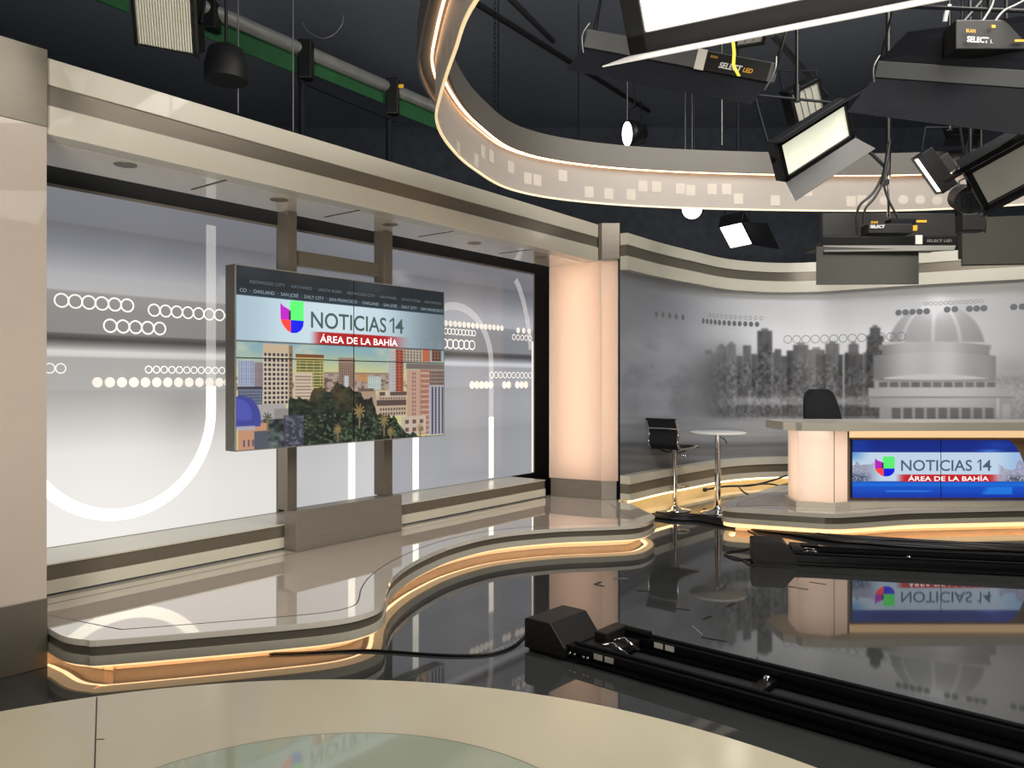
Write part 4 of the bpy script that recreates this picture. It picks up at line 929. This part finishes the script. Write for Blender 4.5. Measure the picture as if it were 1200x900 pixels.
# ------------------------------------------------------------------ studio light fixtures in the grid
def frame_from(TL,TR,BR,BL):
    q = [P(*k) for k in (TL,TR,BR,BL)]; C = sum(q,V())/4
    x = ((q[1]-q[0])+(q[2]-q[3])).normalized(); y = ((q[0]-q[3])+(q[1]-q[2])); y = (y-x*y.dot(x)).normalized(); z = x.cross(y)
    w = ((q[1]-q[0]).length+(q[2]-q[3]).length)/2; h = ((q[0]-q[3]).length+(q[1]-q[2]).length)/2
    return C,x,y,z,w,h
def fixture(name, label, fr, lens, flaps={}, d=.13, ribs=0, yoke=.35, bez=.035, cat='studio light', flapmat=None, lensname='lens', group=None, backbox=True):
    C,x,y,z,w,h = fr
    M = Matrix(((x.x,y.x,z.x,C.x),(x.y,y.y,z.y,C.y),(x.z,y.z,z.z,C.z),(0,0,0,1)))
    r = thing(name, C, label, cat, group); r.matrix_world = M
    I = M.inverted(); ld = lambda p: I@V(p)
    mb = MB(); mb.box((0,0,-d/2-.012),(w+2*bez,h+2*bez,d))
    for s in (-1,1): mb.box((s*(w/2+bez/2),0,0),(bez,h+2*bez,.03)); mb.box((0,s*(h/2+bez/2),0),(w+2*bez,bez,.03))
    mb.build('housing', M_BLACKG, r, .004, M=M)
    if backbox: MB().box((0,0,-d-.05),(w*.45,h*.45,.09)).build('power_supply', M_BLACKP, r, .006, M=M)
    MB().box((0,0,-.008),(w,h,.008)).build(lensname, lens, r, M=M)
    if ribs:
        mb = MB()
        for k in range(ribs+1): mb.box((-w/2+w*k/ribs,0,.002),(.005,h,.012))
        mb.build('louvre', mat('louvre grey',(168,166,152),.4), r, M=M)
    for s,(ln,ang,fl) in flaps.items():
        a = math.radians(ang); W = w/2+bez; H = h/2+bez; o_ = ln*math.cos(a); f_ = ln*math.sin(a)
        if s == 't': qd = [(-W,H,.01),(W,H,.01),(W+fl,H+o_,f_),(-W-fl,H+o_,f_)]
        if s == 'b': qd = [(W,-H,.01),(-W,-H,.01),(-W-fl,-H-o_,f_),(W+fl,-H-o_,f_)]
        if s == 'r': qd = [(W,H,.01),(W,-H,.01),(W+o_,-H-fl,f_),(W+o_,H+fl,f_)]
        if s == 'l': qd = [(-W,-H,.01),(-W,H,.01),(-W-o_,H+fl,f_),(-W-o_,-H-fl,f_)]
        MB().slab(qd,.004).build('barn_door', flapmat or M_BLACKG, r, M=M)
    if yoke:
        # U bracket rising to a clamp on a short hanging pipe
        up = V((0,0,1)); side = x; 
        a = C+side*(w/2+bez+.012)-z*.06; b = C-side*(w/2+bez+.012)-z*.06; top = C-z*.18+up*(h/2+yoke)
        hx = V((side.x,side.y,0)).normalized()*(w/2+bez+.012)
        MB().tube([ld(a),ld(top+hx-up*.05),ld(top-hx-up*.05),ld(b)],.011,8).build('yoke', M_DKGREY, r, M=M)
        cl = MB(); cl.tube([ld(top-up*.07),ld(top+up*.05)],.022,10); cl.build('clamp', M_BLACKG, r, M=M)
        MB().tube([ld(top+up*.05),ld(V((top.x,top.y,6.45)))],.012,8).build('drop_pipe', M_BLACKG, r, M=M)
    return r
# A: large lit softlight close overhead
e = V((.89,-.456,0)).normalized(); hz2 = V((-e.y*-1,0,0)); tw = V((-.456,-.89,0)).normalized()
upv = tw*.6+V((0,0,.8)); nn_ = tw*.8+V((0,0,-.6)); Pc = P(757,37,2.6)
w_, h_ = 1.05, .42
CA = Pc+e*w_/2+upv*h_/2
ang = 0
best = (1e9,0)
for k in range(0,1800):
    a = math.radians(k/10); f = -upv*math.cos(a)+nn_*math.sin(a); H = Pc-upv*.065; T = H+f*.22
    dy = (HZ-F*(T.z-EYE)/T.y)-(HZ-F*(H.z-EYE)/H.y)
    # same picture column drift ignored
    if abs(dy-11) < best[0]: best = (abs(dy-11),k/10)
fA = fixture('soft_light', 'large blazing white soft light hanging close overhead with an open barn door', (CA,e,upv,nn_,w_,h_), M_LEDON, {'b':(.22,best[1],.03)}, bez=.065, flapmat=mat('white barn door',(205,205,205),.5), yoke=.5)
# B: dimmed panel tilted over the centre
fixture('led_panel', 'tilted pale led panel with black barn doors hanging in front of the ring', frame_from((912.4,174,5.35),(985,125.5,5.47),(999.4,156.7,5.59),(925.7,202,5.47)), M_LEDMID, {'t':(.15,70,.05),'b':(.16,52,.05)}, d=.08, yoke=.22)
# C: bright small panel behind the ring
fixture('led_panel', 'small square bright panel light below the ring, above the skyline header', frame_from((841.6,266.4,8.95),(867,261,8.80),(883,285,9.0),(858,290.4,9.15)), M_LEDON, {'r':(.34,25,.02)}, d=.15, yoke=.1, bez=.012, flapmat=M_DKGREY)
# D: narrow glowing panel seen almost edge-on
pa, pb = P(1074.5,186,6.4), P(1101,224,6.4); xx = (pb-pa).normalized(); vw_ = ((pa+pb)/2-V((0,0,EYE))).normalized(); yy = (vw_-xx*vw_.dot(xx)).normalized(); zz = xx.cross(yy)
if zz.x > 0: yy = -yy; zz = xx.cross(yy)
rot = Matrix.Rotation(math.radians(10.),3,xx); y2 = rot@yy; z2 = rot@zz
if z2.dot(vw_) > 0: rot = Matrix.Rotation(math.radians(-10.),3,xx); y2 = rot@yy; z2 = rot@zz
fixture('led_panel', 'narrow glowing panel light seen almost edge-on in front of the ring at right', ((pa+pb)/2,xx,y2,z2,(pb-pa).length,.24), M_LEDON, {}, d=.10, yoke=.2, bez=.02)
# K: big unlit grey fixture at the right edge
fixture('led_panel', 'big unlit grey light panel with dark barn doors at the right edge', frame_from((1139,204,4.7),(1232,150,4.5),(1240,196,4.6),(1158,236,4.8)), M_GREYSCR, {'t':(.06,40,.06),'b':(.03,30,.03)}, d=.16, yoke=.25)
# J: upper left louvred panel
fixture('led_panel', 'unlit beige louvred light panel hanging at upper left', frame_from((166,-14,4.2),(231,-6,4.2),(218.6,61.5,4.35),(155,46,4.35)), M_LEDOFF, {'r':(.10,55,.0),'l':(.02,70,0)}, d=.12, ribs=20, yoke=.25, bez=.012)
# small grey slatted light above the tilted panel
fixture('led_panel', 'small unlit grey slatted light just above the tilted pale panel', frame_from((921,117,7.2),(950,103,7.2),(972,122,7.3),(943,137,7.3)), M_GREYSCR, {}, d=.15, ribs=4, yoke=.2)
fixture('led_panel', 'unlit grey slatted light high on the grid between the two barn-door fixtures', frame_from((860,40,8),(888,36,8),(900,45,8.1),(870,50,8.1)), M_GREYSCR, {}, d=.15, ribs=3, yoke=.2)
fixture('led_panel', 'unlit dark grey light with triangular flap high above the narrow glowing panel', frame_from((1112,139,7),(1150,143,7),(1152,152,7.1),(1127,156,7.1)), M_DKGREY, {'b':(.08,30,0)}, d=.15, yoke=.2)
def puck(name, label, C, axis, r, L, lens):
    t = thing(name, C, label, 'studio light'); ax = axis.normalized()
    MB().lathe(C,[(r*.55,-L),(r*.8,-L*.9),(r*1.08,-L*.3),(r*1.1,.01),(r*1.0,.012),(r*.98,0)],24,ax).build('housing', M_BLACKG, t)
    MB().lathe(C,[(r*.98,.002),(r*.7,.02),(r*.3,.03),(.001,.032)],24,ax).build('lens', lens, t)
    up = V((0,0,1)); s = ax.cross(up).normalized()*(r*1.15); m = C-ax*L*.4
    MB().tube([m+s,m+s+up*r*2.2,m-s+up*r*2.2,m-s],.008,6).build('yoke', M_DKGREY, t)
    MB().tube([m+up*r*2.2,V((m.x,m.y,6.45))],.009,6).build('drop_pipe', M_BLACKG, t); return t
c = P(735.5,157,9.); vd = (c-V((0,0,EYE))).normalized(); sd = V((-1,.0,.05))
ax = (-vd*.45+V((vd.y,-vd.x,0)).normalized()*-.89).normalized()
puck('spotlight', 'bright narrow spotlight hanging above the middle of the ring', c, ax, .14, .22, M_LEDON)
c = P(811,244.5,9.); puck('spotlight', 'bright round spotlight half hidden behind the lower edge of the ring', c, (V((0,0,EYE))-c)+V((-3,0,-1)), .12, .2, M_LEDON)
c = P(1202,108,6.); puck('spotlight', 'small bright spotlight cut by the right edge of the picture', c, V((0,0,EYE))-c+V((-4,0,0)), .05, .1, M_LEDON)

# long fixtures seen from the side/back, with printed housings
def bar_light(label, L, R_, hb, dep, flap_dn, flap_up, strip, lens=None):
    x = (R_-L); W = x.length; x = x.normalized(); v0 = ((L+R_)/2-V((0,0,EYE))).normalized(); y = x.cross(v0)*-1
    if y.z < 0: y = -y
    y = y.normalized(); z = x.cross(y).normalized()                 # z faces the viewer
    C = (L+R_)/2; t = thing('led_panel', C, label, 'studio light')
    def q(a,b,c_): return C+x*a+y*b+z*c_
    mb = MB(); mb.hexa([q(-W/2,-hb/2,0),q(W/2,-hb/2,0),q(W/2,hb/2,0),q(-W/2,hb/2,0)],[q(-W/2,-hb/2,-dep),q(W/2,-hb/2,-dep),q(W/2,hb/2,-dep),q(-W/2,hb/2,-dep)])
    mb.build('housing', strip, t, .003)
    if flap_dn: 
        a,b_ = flap_dn; MB().slab([q(-W/2,-hb/2,-.01),q(W/2,-hb/2,-.01),q(W/2-a[0],-hb/2-a[1],a[2]),q(-W/2-b_[0],-hb/2-b_[1],b_[2])],.004).build('barn_door', M_DKGREY, t)
    if flap_up:
        a,b_ = flap_up; MB().slab([q(-W/2,hb/2,-.01),q(W/2,hb/2,-.01),q(W/2+a[0],hb/2+a[1],a[2]),q(-W/2+b_[0],hb/2+b_[1],b_[2])],.004).build('barn_door', M_DKGREY, t)
    for s in (-1,1): MB().tube(catmull([q(s*W/2,hb/2+.03,-.02),q(s*(W/2+.015),hb/4,.01),q(s*(W/2+.010),-hb/4,.012),q(s*(W/2-.01),-hb/2-.04,0)],4),.004,6).build('end_bracket', M_SILVER, t)
    m = q(0,hb/2,-dep/2)
    MB().tube([q(-W/2,0,-dep/2),q(-W/2,hb/2+.3,-dep/2),q(W/2,hb/2+.3,-dep/2),q(W/2,0,-dep/2)],.012,8).build('yoke', M_BLACKG, t)
    mm = q(0,hb/2+.3,-dep/2); MB().tube([mm,V((mm.x,mm.y,6.45))],.014,8).build('drop_pipe', M_BLACKG, t)
    return t,(C,x,y,z),W
t,(C,x,y,z),W = bar_light('dark light fixture with yellow tape and printed housing behind the large soft light', P(686,44.5,4.3), P(904,85,4.0), .092, .28, ((.05,.12,.05),(.06,.13,.05)), None, mat('grey housing',(84,86,88),.4))
def bq(a0,a1,b0,b1,off,m,nm): 
    return MB().hexa([C+x*a+y*b+z*off for a,b in ((a0,b0),(a1,b0),(a1,b1),(a0,b1))],[C+x*a+y*b+z*(off+.002) for a,b in ((a0,b0),(a1,b0),(a1,b1),(a0,b1))]).build(nm,m,t)
bq(.16,W/2-.012,-.044,.044,.001,M_BLACKG,'name_plate'); bq(.115,.165,-.05,.05,.004,M_PAPER,'paper_label')
FRM = (C+z*.003,x,y,z)
text('SELECT', FRM, .30, -.008, .028, .115, M_PRINTW, t, 'lettering', .03, .2); text('LED', FRM, .392, -.010, .022, .048, M_GOLD, t, 'lettering', .02, .2); text('IKAN', FRM, .205, .024, .013, .035, M_GOLD, t, 'lettering')
tp_ = MB(); 
ptsl = [P(859,47,3.97),P(860.5,62,3.97),P(859.5,76,3.97),P(866,89,3.97)]; tp_.ribbon([p+V((-.0085,0,0)) for p in ptsl],[p+V((.0085,0,0)) for p in ptsl]); tp_.ribbon([p+V((.0085,.002,0)) for p in ptsl],[p+V((-.0085,.002,0)) for p in ptsl])
tag(tp_.build('tape_strip', M_YELLOW), 'short strip of yellow tape dangling over the printed housing', 'tape')
# I: upper right
t,(C,x,y,z),W = bar_light('broad dark light fixture across the upper right corner', P(1027,81,4.6), P(1262,97,4.2), .09, .35, ((.06,.24,.10),(.10,.20,.10)), ((.1,.35,.02),(.12,.16,.02)), mat('dim grey housing',(58,62,64),.5))
cb = thing('control_unit', P(1155,48,4.25), 'black printed control box with cables at the top right corner', 'control box')
p0 = P(1158,46,4.3); MB().box(p0,(.42,.12,.16)).build('case', M_BLACKP, cb, .006)
FR2 = (p0+V((0,-.083,0)),V((1,0,-.06)).normalized(),V((.06,0,1)).normalized(),V((0,-1,0)))
text('SELECT', FR2, -.105, -.045, .030, .115, M_PRINTW, cb, 'lettering', .03); text('L', FR2, -.03, -.05, .02, .012, M_PRINTW, cb, 'lettering'); text('IKAN', FR2, -.145, .0, .02, .05, M_GOLD, cb, 'lettering', .02)
MB().box(p0+V((-.025,-.085,.03)),(.02,.01,.016)).build('connector', M_GOLD, cb); MB().box(p0+V((.12,-.085,-.045)),(.06,.004,.012)).build('caution_label', M_GOLD, cb)
M_CABG = mat('grey cable',(150,152,152),.4)
def hang(label, pts, r=.006, m=None, name='hanging_cable', cat='cable', group=None): return tag(MB().tube(catmull(pts,6),r,6).build(name, m or M_CAB), label, cat, group)
hang('pale curved cable rising from the control box at the top right corner',[P(1147,31,4.3),P(1156,18,4.3),P(1164,2,4.3),P(1166,-25,4.3)],.006,M_CABG)
hang('pale looping cable at the far top right corner',[P(1163,44,4.25),P(1164,30,4.25),P(1175,14,4.25),P(1190,6,4.25),P(1205,-2,4.25)],.006,M_CABG)
hang('short pale lever left of the control box at upper right',[P(1107,26,4.8),P(1109,16,4.8),P(1113,6,4.8)],.014,M_CABG,'lever','lever')

# G: hanging fixture with the large grey flap, above the desk
gy = 6.0
gt = thing('led_panel', P(1043,281,gy), 'black tray-shaped light fixture with printed control box hanging above the desk', 'studio light')
def gb(x0,x1,y0,y1,Y0,Y1,nm,m,bev=.003):
    a = P(x0,y0,Y0); b = P(x1,y1,Y0); return MB().box(((a.x+b.x)/2,(Y0+Y1)/2,(a.z+b.z)/2),(abs(b.x-a.x),abs(Y1-Y0),abs(a.z-b.z))).build(nm,m,gt,bev)
gb(964,1122,277,287.5,6.0,6.04,'front_rail',M_BLACKG); gb(964,1122,250,277,6.35,6.40,'back_panel',M_BLACKP); gb(966,1120,283,287,6.02,6.4,'tray',M_BLACKG)
gb(1018,1070,262,273,5.98,6.12,'control_box',M_BLACKP); gb(1044,1074,256,262,6.02,6.12,'terminal_block',M_DKGREY); gb(1073,1081,275.5,286,5.995,6.0,'paper_label',M_PAPER,0)
gb(1074,1086,258,260.5,5.99,6.0,'yellow_plug',M_GOLD,0); gb(1070,1075,264,270,5.98,6.0,'yellow_knob',M_GOLD,0)
FG = (P(1043,281,5.995),V((1,0,0)),V((0,0,1)),V((0,-1,0)))
def gtxt(s,x0,x1,yc,hpx,m,off=0.,sk=.2): text(s,(V((0,5.972-off,0)),V((1,0,0)),V((0,0,1)),V((0,-1,0))),((x0+x1)/2-600)/F*5.98, EYE+(HZ-yc)/F*5.98, hpx*5.98/F,(x1-x0)*5.98/F,m,gt,'lettering',.03,sk)
gtxt('SELECT',1019,1036,265.7,3.6,M_PRINTW); gtxt('IKAN',1020,1028,260.7,2.6,M_GOLD); text('SELECT LED',(V((0,5.994,0)),V((1,0,0)),V((0,0,1)),V((0,-1,0))),(1101-600)/F*5.99,EYE+(HZ-282)/F*5.99,.02,.19,mat('dim print',(120,120,120),.5),gt,'lettering',.02,.2)
MB().slab([P(965,288,6.0),P(1120,288,6.0),P(1118,293.5,5.85),P(966,295,5.85)],.005).build('barn_door', mat('light barn door',(126,126,122),.5), gt)
fb = MB().slab([P(956.5,289,5.9),P(1076.5,293,5.9),P(1076.5,333,5.75),P(956.5,333.5,5.75)],.006).build('barn_door', M_FLAP, gt); fb['label'] = 'large grey flap'
MB().slab([P(1123,276,6.0),P(1126,276,6.35),P(1126,304,6.3),P(1123,304,6.0)],.004).build('end_plate', M_BLACKG, gt)
MB().tube([P(1041,255,6.15),P(1041,206,6.15)],.012,10).build('drop_rod', M_CHROME, gt); MB().tube([P(1041,206,6.15),V((P(1041,206,6.15).x,6.15,6.45))],.02,10).build('drop_pipe', M_BLACKG, gt)
MB().box(P(1037,214,6.1),(.05,.05,.04)).build('clamp', M_BLACKG, gt)
hang('black cable hanging beside the chrome rod down to the left end of the tray fixture',[P(1040,170,6.1),P(1036,200,6.1),P(1024,225,6.1),P(1008,240,6.1),P(1004,255,6.1),P(1005,275,6.1)],.010)
hang('second black cable hanging left of the chrome rod, joining the printed control box',[P(1042,170,6.05),P(1038,205,6.05),P(1026,230,6.05),P(1014,245,6.05),P(1012,262,6.05)],.009)
hang('black cable bowing right of the chrome rod into the terminal block',[P(1043,165,6.05),P(1036,208,6.05),P(1038,225,6.05),P(1044,240,6.05),P(1053,256,6.05)],.009)
fl = MB().tube([P(1150,254,6.88),V((P(1150,254,6.88).x,6.88,6.49))],.008,6).tube([P(1260,252,6.88),V((P(1260,252,6.88).x,6.88,6.49))],.008,6).slab([P(1127,256,6.9),P(1290,250,6.9),P(1290,308,6.7),P(1127,311,6.7)],.02).build('grey_flag', M_FLAP); tag(fl,'wide flat grey flag hanging right of the tray fixture in front of the header','flag')
# H: round black fan-like fresnel
hc = P(1137.5,235,5.4); ht = thing('fresnel_light', hc, 'round black fresnel light with wire guard hanging beside the big unlit panel', 'studio light'); ax = V((-.25,-1,-.35)).normalized()
MB().lathe(hc,[(.06,-.24),(.09,-.22),(.098,-.02),(.108,0),(.108,.012),(.095,.014),(.088,0)],28,ax).build('housing', M_BLACKP, ht)
MB().lathe(hc,[(.088,-.02),(.05,-.01),(.001,-.006)],24,ax).build('lens', mat('dark fresnel lens',(46,50,54),.15), ht)
u_ = ax.orthogonal().normalized(); w2 = ax.cross(u_); mb = MB()
for k in range(4): a = k*math.pi/4; d_ = u_*math.cos(a)+w2*math.sin(a); mb.tube([hc+ax*.016-d_*.095,hc+ax*.016+d_*.095],.003,5)
for rr in (.03,.06): mb.tube([hc+ax*.016+(u_*math.cos(k*math.pi/8)+w2*math.sin(k*math.pi/8))*rr for k in range(16)],.003,5,True)
mb.build('wire_guard', M_DKGREY, ht)
a1 = P(1124,270,5.5); b1 = P(1152,270,5.5); tpp = P(1137,205,5.6)
MB().box(P(1137,262,5.45),(.16,.10,.12)).build('ballast_box', M_BLACKP, ht, .008)
MB().tube([P(1121,272,5.5),P(1120,240,5.55),P(1124,212,5.55),P(1137,205,5.6)],.008,6).build('yoke_arm', M_BLACKG, ht); MB().tube([P(1154,272,5.5),P(1156,240,5.55),P(1150,212,5.55),P(1137,205,5.6)],.008,6).build('yoke_arm', M_BLACKG, ht)
MB().tube([tpp,V((tpp.x,tpp.y,6.45))],.014,8).build('drop_pipe', M_BLACKG, ht)

# ------------------------------------------------------------------ green screen roller above the header
ga = P(236,8,6.1); gbp = P(500,122,8.35); gd = (gbp-ga).normalized(); gr = thing('screen_roller', (ga+gbp)/2, 'rolled green screen on a silver tube running above the header beam', 'screen roller')
MB().tube([ga+V((0,0,0)),gbp+gd*1.2],.06,16).build('roller_tube', M_SILVER, gr)
n_ = V((gd.y,-gd.x,0)).normalized()
g0 = ga-V((0,0,.04))-n_*.03; g1_ = gbp+gd*1.2-V((0,0,.04))-n_*.03
MB().slab([g0,g1_,g1_-V((0,0,.17)),g0-V((0,0,.17))],.012).build('green_cloth', M_GREEN, gr)
def along(px): # point on the roller under a picture column
    r = (px-600)/F; t = (r*ga.y-ga.x)/(gd.x-gd.y*r); return ga+gd*t
mb = MB(); 
a = along(348); b = along(462); MB().slab([a-V((0,0,.19))+n_*.02,b-V((0,0,.19))+n_*.02,b-V((0,0,.33))+n_*.02,a-V((0,0,.30))+n_*.02],.02).build('cloth_weight', M_DKGREY, gr)
for px,h in ((354,.34),(456,.36)):
    a = along(px); MB().box(a+V((0,0,-.10))+n_*.05,(.12,.10,h)).build('bracket', M_BLACKG, gr, .01)
    ml = a-V((0,0,.55)); MB().tube([a-V((0,0,.1)),a-V((0,0,1.05))],.035,6).build('post', M_DKGREY, gr)
a = along(458); MB().box(a+n_*.11+V((0,0,.0)),(.09,.012,.035)).build('caution_label', M_GOLD, gr)
a = along(252); MB().box(a+n_*.06+V((-.06,0,-.05)),(.10,.14,.22)).build('end_bracket', M_BLACKG, gr, .01)
g2 = MB().tube([P(130,-6,5.8),V((P(130,-6,5.8).x,5.8,6.49))],.01,6).slab([P(100,-14,5.6),P(150,-2,5.9),P(150,15,5.9),P(108,-2,5.6)],.02).build('green_panel', M_GREEN); tag(g2,'dark green panel edge at the top left beside the louvred light','panel')
bx = MB(); bx.lathe(P(265,75,5.6),[(.05,.14),(.12,.10),(.15,-.02),(.15,-.12)],20); bx.tube([P(265,60,5.6),V((P(265,60,5.6).x,5.6,6.49))],.012,6); tag(bx.build('dark_lamp_housing', M_BLACKP), 'dark rounded lamp housing below the green roller at upper left', 'lamp housing')

# ------------------------------------------------------------------ wires, chain and grid pipes
M_WIRE = mat('steel wire',(120,122,122),.4,metal=.5)
def wire(px,y0,y1,Y,label,r=.006,m=None):
    a = P(px,y0,Y); b = P(px,y1,Y); a = V((a.x,a.y,6.49)); o = MB().tube([a,b],r,6).build('suspension_wire', m or M_WIRE); tag(o,label,'wire','wires hanging from the studio grid'); return o
wire(343.5,-40,154,6.6,'thin steel wire dropping to the header beam left of the first roller bracket')
wire(279,-40,132,6.1,'thin steel wire left of the green roller bracket, dropping to the header beam')
wire(491,-40,62,8.6,'thin steel wire just left of the ring at top'); wire(735,96,150,8.95,'thin wire holding the bright narrow spotlight')
wire(803,118,176,9.5,'pair of thin wires above the ring, left one'); wire(811,120,176,9.5,'pair of thin wires above the ring, right one')
wire(846,122,170,9.,'bright short wire above the ring left of the tilted panel',.008,M_SILVER)
wire(678,152,236,10.,'faint wire dropping behind the ring to the header beam, right one',.006,M_DKGREY)
wire(584,150,225,9.,'faint wire below the ring, dropping to the header beam',.006,M_DKGREY)
ch = MB(); pz = P(580,128,7.2); z_ = pz.z
k = 0
while z_ < 6.4:
    z_ += .045; k += 1; d_ = V((1,0,0)) if k%2 else V((0,1,0))
    ch.tube([V((pz.x,pz.y,z_))+d_*.010*math.cos(j*math.pi/4)+V((0,0,.028*math.sin(j*math.pi/4))) for j in range(8)],.0035,4,True)
tag(ch.build('hanging_chain', M_DKGREY),'dark steel chain hanging down to the ring, right of its tight bend','chain')
hang('thin looped wire hanging between the green roller and the ceiling',[P(354,26,8),P(362,38,8),P(378,45,8),P(392,40,8),P(401,28,8),P(402,18,8)],.006,M_WIRE)
M_PIPE = mat('black pipe',(22,24,27),.5)
def pipe(a,b,label,r=.03): tag(MB().tube([a,b],r,10).build('grid_pipe', M_PIPE),label,'pipe','pipes of the lighting grid')
pipe(P(590,-10,6.5),P(648,48,9.5),'dim grid pipe slanting down from the top edge right of the ring',.03)
pipe(P(520,-20,8),P(760,130,13),'dim grid pipe running away behind the ring bend',.035)
pipe(P(905,40,7),P(968,112,9),'dark grid pipe slanting down to the tilted pale panel',.03)
pipe(P(1110,48,5.5),P(1150,2,5.5),'thin dark pipe crossing left of the corner control box',.012)
pipe(P(1000,160,6.6),P(1042,200,6.2),'short dark pipe from the tilted panel to the chrome rod',.015)
pipe(P(1108,212,5.2),P(1210,152,4.4),'dark pipe along the upper edge of the big unlit panel',.018)

# ------------------------------------------------------------------ unseen area lamps added to light the set, no fixtures modelled
def area_light(name, loc, target, size, power, col=(1,.935,.85), sy=None, spread=None):
    l = bpy.data.lights.new(name,'AREA'); l.energy = power; l.color = col; l.size = size
    if sy: l.shape = 'RECTANGLE'; l.size_y = sy
    if spread: l.spread = spread
    o = bpy.data.objects.new(name,l); COL.objects.link(o); o.location = loc
    o.rotation_euler = (V(target)-V(loc)).to_track_quat('-Z','Y').to_euler(); return o
area_light('unseen_key_light', (2.3,2.4,4.5), (-2.0,6.8,0.5), 2.0, 85)  # added lamp above the frame, lights the left set
area_light('unseen_floor_light', (1.2,-.8,5.2), (.2,2.2,0), 2.0, 75)  # unseen overhead lamp behind the viewer, added for riser and floor
area_light('unseen_desk_light', (3.2,4.4,5.4), (4.6,9.0,.3), 2.0, 230)  # unseen lamp above the ring, put in to brighten desk and platform
area_light('unseen_backdrop_light', (4.8,8.5,6.3), (4.6,11.4,.2), 3.6, 52, (.98,.98,1), 1.0, 1.3)  # out-of-view lamp added to light the skyline print
area_light('added_front_fill', (-.6,-3.0,.95), (-1.5,8,3.0), 1.8, 150, (1,.93,.85), None, 1.7)  # invented low lamp behind the viewer, lifts the soffit and set fronts
area_light('unseen_cross_light', (4.5,1.5,5.4), (0,9,1.0), 2.0, 70)  # extra unseen lamp from the right, added across the set
